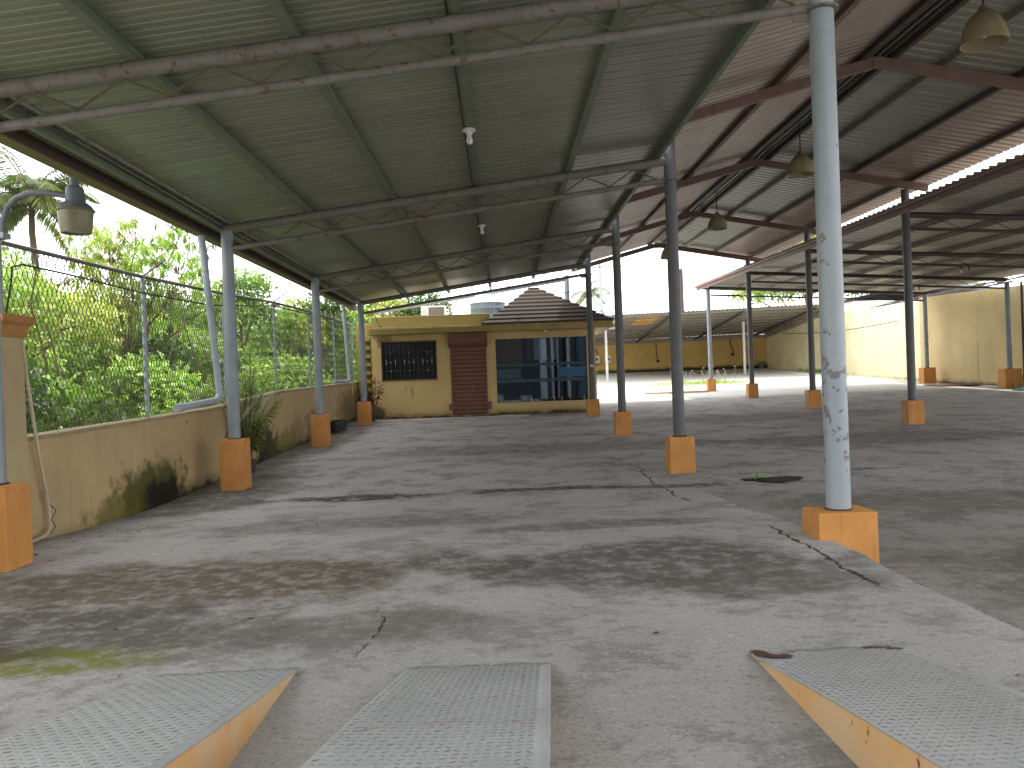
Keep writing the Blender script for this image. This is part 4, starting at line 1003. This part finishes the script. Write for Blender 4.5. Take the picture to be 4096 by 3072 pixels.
def tree(label, base, blobs, dens, L0, W0, name='tree', group='trees beyond the left fence', droop=.5, r0=.16, whorl=0, pods=0):
    t = thing(name, label, 'tree', (0, 0, 0), group)
    b = MB(); bx, by, bz = base; cz = min(bl[2] for bl in blobs); cxm = sum(bl[0] for bl in blobs) / len(blobs); cym = sum(bl[1] for bl in blobs) / len(blobs)
    fork = (bx * .5 + cxm * .5, by * .5 + cym * .5, bz + (cz - bz) * .65)
    limb(b, base, fork, r0, r0 * .7, 9)
    for bl_ in blobs:
        limb(b, fork, (bl_[0], bl_[1], bl_[2]), r0 * .45, r0 * .12)
        for _ in range(4):
            u = unit(1)[0]; limb(b, (bl_[0], bl_[1], bl_[2]), (bl_[0] + u[0] * bl_[3] * .9, bl_[1] + u[1] * bl_[3] * .9, bl_[2] + abs(u[2]) * bl_[3] * .7), r0 * .12, .012, 5, seg=3)
    b.build('trunk', M['trunk'], t, smooth=True)
    if whorl:
        Ps, Ds, Ns, Ls, Ws, Cs = [], [], [], [], [], []
        for (x, y, z, r, pal) in blobs:
            m = int(whorl * r * r)
            for _ in range(m):
                u = unit(1)[0]; c = np.array([x, y, z]) + u * r * rng.uniform(.3, 1.1) * np.array([1, 1, .75]); k = rng.integers(9, 15)
                pod = rng.random() < pods
                a = rng.uniform(0, 2 * PI, k); el = rng.uniform(.1, 1.5, k)
                D = np.stack([np.cos(a) * np.cos(el), np.sin(a) * np.cos(el), -np.sin(el) * (1.4 if pod else 1.0)], 1)
                if pod: D[:, :2] *= .35
                Ps.append(np.repeat(c[None], k, 0) + rng.normal(size=(k, 3)) * .03); Ds.append(D); Ns.append(unit(k) * .5 + np.array([0, 0, 1])); s = rng.uniform(.75, 1.2, k)
                Ls.append(L0 * s * (.9 if pod else 1)); Ws.append(W0 * s * (.8 if pod else 1)); Cs.append(np.clip(np.array([[.23, .10, .06]]) * rng.uniform(.6, 1.3, (k, 1)), 0, 1) if pod else colours(k, pal))
        arr = [np.concatenate(a) for a in (Ps, Ds, Ns, Ls, Ws, Cs)]
    else: arr = cloud(blobs, dens, L0, W0, None, droop)
    leaves('crown', *arr, parent=t); return t

# rough undergrowth filling the lot beyond the fence
bl_ = []
rr = random.Random(11)
for i in range(230):
    y = rr.uniform(8.2, 38); dx = rr.random() ** .85 * 8.5; x = -6.2 - dx - max(0, (y - 14)) * .06
    top = 1.45 + dx * .36 + rr.uniform(-.3, .55) + (.55 if y > 20 else 0)
    r = rr.uniform(.5, 1.15)
    bl_.append((x, y, top - r * .75, r, rr.choice(['lime', 'lime', 'mid', 'mid', 'lime', 'mid', 'dark'])))
arr = cloud(bl_, 600, .20, .12, None, .35)
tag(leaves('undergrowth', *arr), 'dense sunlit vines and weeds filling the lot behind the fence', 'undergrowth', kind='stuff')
b = MB()
for i in range(70):
    y = rr.uniform(9, 34); x = -6.4 - rr.random() * 7; limb(b, (x, y, plane(y)), (x + rr.uniform(-1.5, 1.5), y + rr.uniform(-1.5, 1.5), rr.uniform(2.0, 4.3)), .035, .012, 5)
tag(b.build('dry_stems', M['vine'], smooth=True), 'bare brown stems and branches among the vines', 'stems', kind='stuff')
# dense dark backing shrubs
bl_ = [(-13.5 - rr.random() * 6 - i * .12, 12 + i * .85, 1.6 + rr.uniform(-.3, .8), rr.uniform(1.6, 2.3), rr.choice(['dark', 'mid', 'dark'])) for i in range(38)]
bl_ += [(-7.5 - rr.random() * 22, rr.uniform(41, 60), 1.8 + rr.uniform(-.4, 4.0), rr.uniform(1.8, 2.6), rr.choice(['dark', 'mid', 'mid', 'lime'])) for i in range(80)]
arr = cloud(bl_, 190, .30, .17, None, .4)
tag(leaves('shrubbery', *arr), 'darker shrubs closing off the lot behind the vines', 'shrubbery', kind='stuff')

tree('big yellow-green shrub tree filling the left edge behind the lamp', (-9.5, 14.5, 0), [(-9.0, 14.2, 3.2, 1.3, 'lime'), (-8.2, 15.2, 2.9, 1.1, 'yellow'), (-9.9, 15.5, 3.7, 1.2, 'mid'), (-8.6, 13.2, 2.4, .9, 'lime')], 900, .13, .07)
tree('loose drooping tree with reddish seed pods behind the yard lamp', (-10.0, 20.0, .2), [(-9.3, 19.5, 5.2, .9, 'yellow'), (-8.8, 19.8, 5.2, 1.2, 'lime'), (-7.9, 20.3, 4.6, 1.1, 'lime'), (-9.2, 19.2, 4.3, 1.2, 'yellow'), (-8.0, 20.6, 5.7, .8, 'mid'), (-7.2, 20.4, 3.8, .9, 'lime'), (-8.8, 20.5, 3.6, 1.1, 'lime')], 0, .27, .045, whorl=60, pods=.10, r0=.12)
tree('round vine-clad tree just right of the palm column', (-9.0, 27.5, .4), [(-8.6, 27.4, 5.0, .95, 'mid'), (-8.3, 27.2, 4.1, .8, 'mid'), (-9.1, 27.8, 4.4, .9, 'dark')], 1500, .15, .085)
tree('yellow-green tree behind the second fence bay', (-8.6, 32.5, .5), [(-8.4, 32.4, 4.7, 1.0, 'lime'), (-7.8, 32.6, 4.0, .9, 'yellow'), (-9.3, 32.8, 3.8, 1.1, 'mid')], 0, .28, .06, whorl=70, pods=.05)
tree('dark glossy tree hanging over the house corner', (-8.8, 37.5, .7), [(-8.0, 36.8, 5.2, 1.2, 'dark'), (-7.4, 37.4, 4.2, 1.1, 'mid'), (-8.9, 37.6, 4.3, 1.3, 'dark'), (-6.5, 38.2, 4.8, 1.0, 'lime')], 0, .30, .08, whorl=80, pods=.06, r0=.2)
tree('yellow-green tree behind the air conditioner', (-5.0, 42.0, .9), [(-5.8, 41.0, 5.4, 1.2, 'yellow'), (-4.6, 41.6, 5.1, 1.1, 'dark'), (-3.6, 42.0, 5.5, 1.2, 'dark'), (-5.2, 41.4, 4.0, 1.4, 'mid'), (-3.5, 42.4, 4.2, 1.2, 'lime')], 700, .22, .10, group='trees behind the house')

def palm(label, base, top, flen, nf, seed, cat='palm tree', name='coconut_palm', trunk_r=.16, leaf=(.75, .05), col=((.10, .15, .05), (.20, .22, .09)), up=.35, nl=46, els=(-.35, 1.25), bend=.13):
    g = random.Random(seed); t = thing(name, label, cat)
    if trunk_r:
        b = MB(); p, q = Vector(base), Vector(top); pts = [p.lerp(q, i / 8) + Vector((.25 * math.sin(i * .5), 0, 0)) * (q - p).length * .05 for i in range(9)]; pts[-1] = q
        b.tube(pts, [trunk_r * (1.3 - .5 * i / 8) for i in range(9)], 10); b.build('trunk', M['trunk'], t, smooth=True)
    Ps, Ds, Ns, Ls, Cs = [], [], [], [], []; b = MB()
    for i in range(nf):
        az = 2 * PI * i / nf * 1.0 + g.uniform(-.25, .25); el = g.uniform(*els) + up * .3; L = flen * g.uniform(.8, 1.1)
        p = Vector(top); d = Vector((math.cos(az) * math.cos(el), math.sin(az) * math.cos(el), math.sin(el))); pts = [p.copy()]; seg = 12
        for s in range(seg):
            d = (d + Vector((0, 0, -bend * (1 + s * .06)))).normalized(); p = p + d * L / seg; pts.append(p.copy())
        b.tube(pts, [.03 * flen / 3 * (1 - .8 * s / seg) for s in range(seg + 1)], 5)
        pc = g.random(); c = np.array(col[0]) * (1 - pc) + np.array(col[1]) * pc
        for s in range(nl):
            u = .12 + .88 * s / nl; k = u * seg; a = int(min(k, seg - 1)); P = pts[a].lerp(pts[a + 1], k - a); T = (pts[a + 1] - pts[a]).normalized()
            side = T.cross(Vector((0, 0, 1))); side = side.normalized() if side.length > .01 else Vector((1, 0, 0)); ll = leaf[0] * math.sin(PI * min(1, .2 + u * .85)) ** .7 * g.uniform(.85, 1.1)
            for sg in (-1, 1):
                dd = side * sg + T * .55 + Vector((0, 0, -.45 - .3 * g.random())); Ps.append(P); Ds.append(dd); Ns.append((0, 0, 1)); Ls.append(ll); Cs.append(c * g.uniform(.7, 1.25))
    b.build('frond_stems', M['vine'] if cat != 'x' else M['vine'], t)
    A = lambda x: np.array([tuple(q) for q in x], float)
    n = len(Ps); leaves('fronds', A(Ps), A(Ds), A(Ns), np.array(Ls), np.full(n, leaf[1]), np.array(Cs), parent=t); return t
palm('tall coconut palm rising behind the yard lamp', (-21.4, 38, 0), (-21.1, 37, 10.5), 4.2, 26, 2, leaf=(1.1, .085), nl=60, col=((.10, .15, .07), (.22, .25, .10)))
palm('far coconut palm beside the utility pole', (10.2, 88, 2), (10.0, 88, 11.0), 3.2, 20, 5, leaf=(.8, .06), nl=34)
pp = palm('areca palm growing between the wall and the first left column', (0, 0, 0), (-4.95, 15.6, .35), 1.75, 19, 9, 'plant', 'areca_palm', 0, (.46, .03), ((.14, .26, .06), (.34, .34, .10)), .9, 38, els=(.85, 1.35), bend=.075)
b = MB()
for i in range(6): b.tube([(-4.95 + .03 * math.cos(i), 15.6 + .03 * math.sin(i), .02), (-4.95 + .09 * math.cos(i), 15.6 + .09 * math.sin(i), .5)], .014, 6)
b.build('stem', M['vine'], pp)
b = MB(); b.lathe([(.0, 0), (.13, 0), (.16, .26), (.14, .26), (.13, .05)], (-4.95, 15.6, .06), 16); b.build('pot', M['pot'], pp, smooth=True)

def potplant(x, y, h, label, red=.3, seed=1, name='potted_plant', pot=True, nlv=46, L0=.34):
    t = thing(name, label, 'plant', (x, y, plane(y))); g = np.random.default_rng(seed)
    if pot:
        b = MB(); b.lathe([(.0, 0), (.13, 0), (.17, .26), (.15, .26), (.13, .05)], n=16); b.build('pot', M['pot'], t, smooth=True)
    b = MB(); tips = []
    for i in range(4):
        q = (g.normal() * .12, g.normal() * .1, h * g.uniform(.6, 1)); b.tube([(0, 0, .15), (q[0] * .5, q[1] * .5, q[2] * .5), q], .012, 5); tips.append(q)
    b.build('stem', M['vine'], t)
    n = nlv * 4; T = np.array(tips)[g.integers(0, 4, n)] * g.uniform(.45, 1, (n, 1)); a = g.uniform(0, 2 * PI, n)
    D = np.stack([np.cos(a), np.sin(a), g.uniform(-.8, .8, n)], 1); cs = np.where(g.random((n, 1)) < red * (T[:, 2:3] > h * .45), np.array([[.24, .06, .04]]), np.array([[.06, .12, .03]])) * g.uniform(.6, 1.4, (n, 1))
    leaves('foliage', T, D, np.tile([0, 0, 1.], (n, 1)), g.uniform(.6, 1, n) * L0, np.full(n, .05), cs, parent=t)
potplant(-4.55, 27.9, 1.55, 'leafy potted plant with reddish top leaves at the house corner', .9, 3)
potplant(-4.75, 28.2, 1.1, 'dark leafy plant in the corner behind the third left plinth', 0, 4)
for i, (x, y, lab) in enumerate(((-4.95, 23.9, 'black plastic pot nearest of the two along the wall behind the second plinth'), (-4.95, 24.6, 'black plastic pot farther of the two along the wall behind the second plinth'))):
    t = thing('plastic_pot', lab, 'pot', (x, y, plane(y)), 'black pots by the wall'); b = MB(); b.lathe([(.0, 0), (.16, 0), (.22, .3), (.24, .3), (.24, .33), (.2, .33), (.15, .05)], n=18); b.build('body', M['pot'], t, smooth=True)
    b = MB(); b.lathe([(.0, .29), (.2, .28)], n=14); b.build('soil', M['soil'], t)
# weeds and grass in the sunny yard
def tuft(n, cx, cy, rx, ry, h, pal='lime'):
    P = np.stack([rng.normal(cx, rx, n), rng.normal(cy, ry, n), np.zeros(n)], 1); P[:, 2] = [plane(y) for y in P[:, 1]]
    D = unit(n) * .5; D[:, 2] = 1; return P, D, unit(n), rng.uniform(.5, 1.2, n) * h, np.full(n, .035), colours(n, pal)
for (args, lab) in (((1500, 11.2, 45.5, 1.5, .9, .16), 'patch of bright weeds growing in the sunlit yard'), ((500, 20.9, 52.5, .4, 1.8, .3, 'mid'), 'weeds along the foot of the shaded right wall'), ((260, 7.0, 60.8, .5, .4, .35, 'mid'), 'weed clump at the left foot of the back wall'), ((900, 14.0, 58, 1.6, 1.2, .08, 'mid'), 'thin grass on the shaded concrete under the lean-to')):
    tag(leaves('weeds', *tuft(*args)), lab, 'weeds', kind='stuff')
n = 16; P = np.stack([rng.normal(3.9, .1, n), rng.normal(12.65, .1, n), np.full(n, plane(12.7))], 1); D = unit(n) * .8; D[:, 2] = .8
tag(leaves('small_weed', P, D, unit(n), rng.uniform(.05, .12, n), np.full(n, .03), colours(n, 'lime')), 'small weed sprouting in the floor hole', 'plant')
# white seed heads
b = MB(); g = random.Random(8)
for i in range(34):
    x, y = g.gauss(11.4, 1.1), g.gauss(45.6, .6); h = g.uniform(.4, .9); b.tube([(x, y, plane(y)), (x + g.uniform(-.1, .1), y, plane(y) + h)], .008, 4); b.lathe([(.0, 0), (.035, .02), (.035, .06), (0, .08)], (x, y, plane(y) + h), 6)
tag(b.build('seed_heads', M['lightbeam']), 'tall pale seed heads standing in the yard weeds', 'weeds', kind='stuff')
# trees behind right side
tree('green tree beyond the zinc roof, seen under the pale canopy', (30, 78, 2), [(27, 78, 9.0, 2.2, 'mid'), (30.5, 77, 9.6, 2.6, 'mid'), (34, 79, 9.2, 2.2, 'dark'), (24.5, 79, 9.2, 1.6, 'lime')], 200, .36, .2, group='trees beyond the right wall', r0=.3)
tree('tree crown showing between the gable eave and pale canopy', (31, 80, 2), [(27.6, 80, 12.6, 1.7, 'lime'), (30.5, 80, 13.8, 1.7, 'lime'), (33, 80, 14.4, 2.0, 'mid')], 160, .36, .2, group='trees beyond the right wall', r0=.25)
tree('dark tree behind the far right neighbour shed', (40, 70, 2), [(36, 70, 7.5, 2.4, 'dark'), (40, 71, 8.2, 2.6, 'mid')], 200, .34, .18, group='trees beyond the right wall', r0=.3)

# scattered floor litter: stones and twigs
b = MB(); g = random.Random(21)
def pebble(x, y, z, r):
    v = [(x + r * g.uniform(.6, 1.1) * math.cos(a), y + r * g.uniform(.6, 1.1) * math.sin(a), z) for a in [2 * PI * q / 6 for q in range(6)]] + [(x, y, z + r * .6)]
    b.add(v, [(q, (q + 1) % 6, 6) for q in range(6)])
for i in range(1800):
    y = 3.3 + g.random() ** 1.6 * 13; x = g.uniform(-4.8, 7); pebble(x, y, G(x, y) - .002, g.uniform(.002, .010))
tag(b.build('pebbles', simple('pebble', (.42, .39, .33), .9, .4, 3)), 'tiny stones scattered over the concrete floor', 'pebbles', kind='stuff')
P, D, N_, L_, W_, Cc = [], [], [], [], [], []
for i in range(420):
    y = 3.6 + g.random() ** 1.2 * 26; x = g.uniform(-5.1, 9) if g.random() < .5 else -5.1 + abs(g.gauss(0, .5)); P.append((x, y, G(x, y) + .006)); D.append((g.gauss(0, 1), g.gauss(0, 1), 0)); N_.append((g.gauss(0, .3), g.gauss(0, .3), 1)); L_.append(g.uniform(.02, .09)); W_.append(g.uniform(.008, .025)); Cc.append(np.array((.09, .06, .035)) * g.uniform(.4, 1.8))
A = lambda x: np.array(x, float)
tag(leaves('dead_leaves', A(P), A(D), A(N_), A(L_), A(W_), A(Cc)), 'dry leaf scraps scattered on the concrete floor', 'leaf litter', kind='stuff')

# ------------------------------------------------------------------ camera
pi_, ro, ya = -.0039, -.0368, .013
fw = Vector((math.sin(ya) * math.cos(pi_), math.cos(ya) * math.cos(pi_), math.sin(pi_)))
r = Vector((math.cos(ya), -math.sin(ya), 0)); u = r.cross(fw); c, s = math.cos(ro), math.sin(ro)
r2 = r * c + u * s; u2 = -r * s + u * c
cam = bpy.data.cameras.new('camera'); co = bpy.data.objects.new('camera', cam); C.objects.link(co)
m = Matrix((r2, u2, -fw)).transposed().to_4x4(); m.translation = (0, 0, 1.65); co.matrix_world = m
cam.sensor_width = 36; cam.lens = 36 * 1740 / 2212; cam.clip_end = 4000; cam.clip_start = .05
sc.camera = co

# ------------------------------------------------------------------ light
SUN_EL = 70; dirx, diry = .95, .12                # towards the sun in plan
az = math.atan2(dirx, diry)
w = bpy.data.worlds.new('World'); sc.world = w; w.use_nodes = True; nt = w.node_tree; nt.nodes.clear()
out = nt.nodes.new('ShaderNodeOutputWorld'); bg = nt.nodes.new('ShaderNodeBackground'); sky = nt.nodes.new('ShaderNodeTexSky')
sky.sky_type = 'NISHITA'; sky.sun_disc = False; sky.sun_elevation = R(SUN_EL); sky.sun_rotation = az; sky.dust_density = 4; sky.air_density = 1.5
mx = nt.nodes.new('ShaderNodeMix'); mx.data_type = 'RGBA'; mx.inputs['Factor'].default_value = .85
cs = [i for i in mx.inputs if i.type == 'RGBA']; nt.links.new(sky.outputs[0], cs[0]); cs[1].default_value = (22, 22.3, 22.8, 1)
nt.links.new([o for o in mx.outputs if o.type == 'RGBA'][0], bg.inputs[0]); bg.inputs[1].default_value = .165
nt.links.new(bg.outputs[0], out.inputs[0])
sl_ = bpy.data.lights.new('sun', 'SUN'); so = bpy.data.objects.new('sun', sl_); C.objects.link(so)
sl_.energy = 4.5; sl_.angle = R(2.5); sl_.color = (1, .95, .86)
dv = Vector((dirx, diry, 0)).normalized() * math.cos(R(SUN_EL)) + Vector((0, 0, math.sin(R(SUN_EL))))
so.rotation_euler = dv.to_track_quat('Z', 'Y').to_euler()
sc.view_settings.view_transform = 'Standard'; sc.view_settings.look = 'None'; sc.view_settings.exposure = 0
sc.cycles.max_bounces = 8; sc.cycles.diffuse_bounces = 5; sc.cycles.transparent_max_bounces = 8
sc.cycles.use_denoising = True
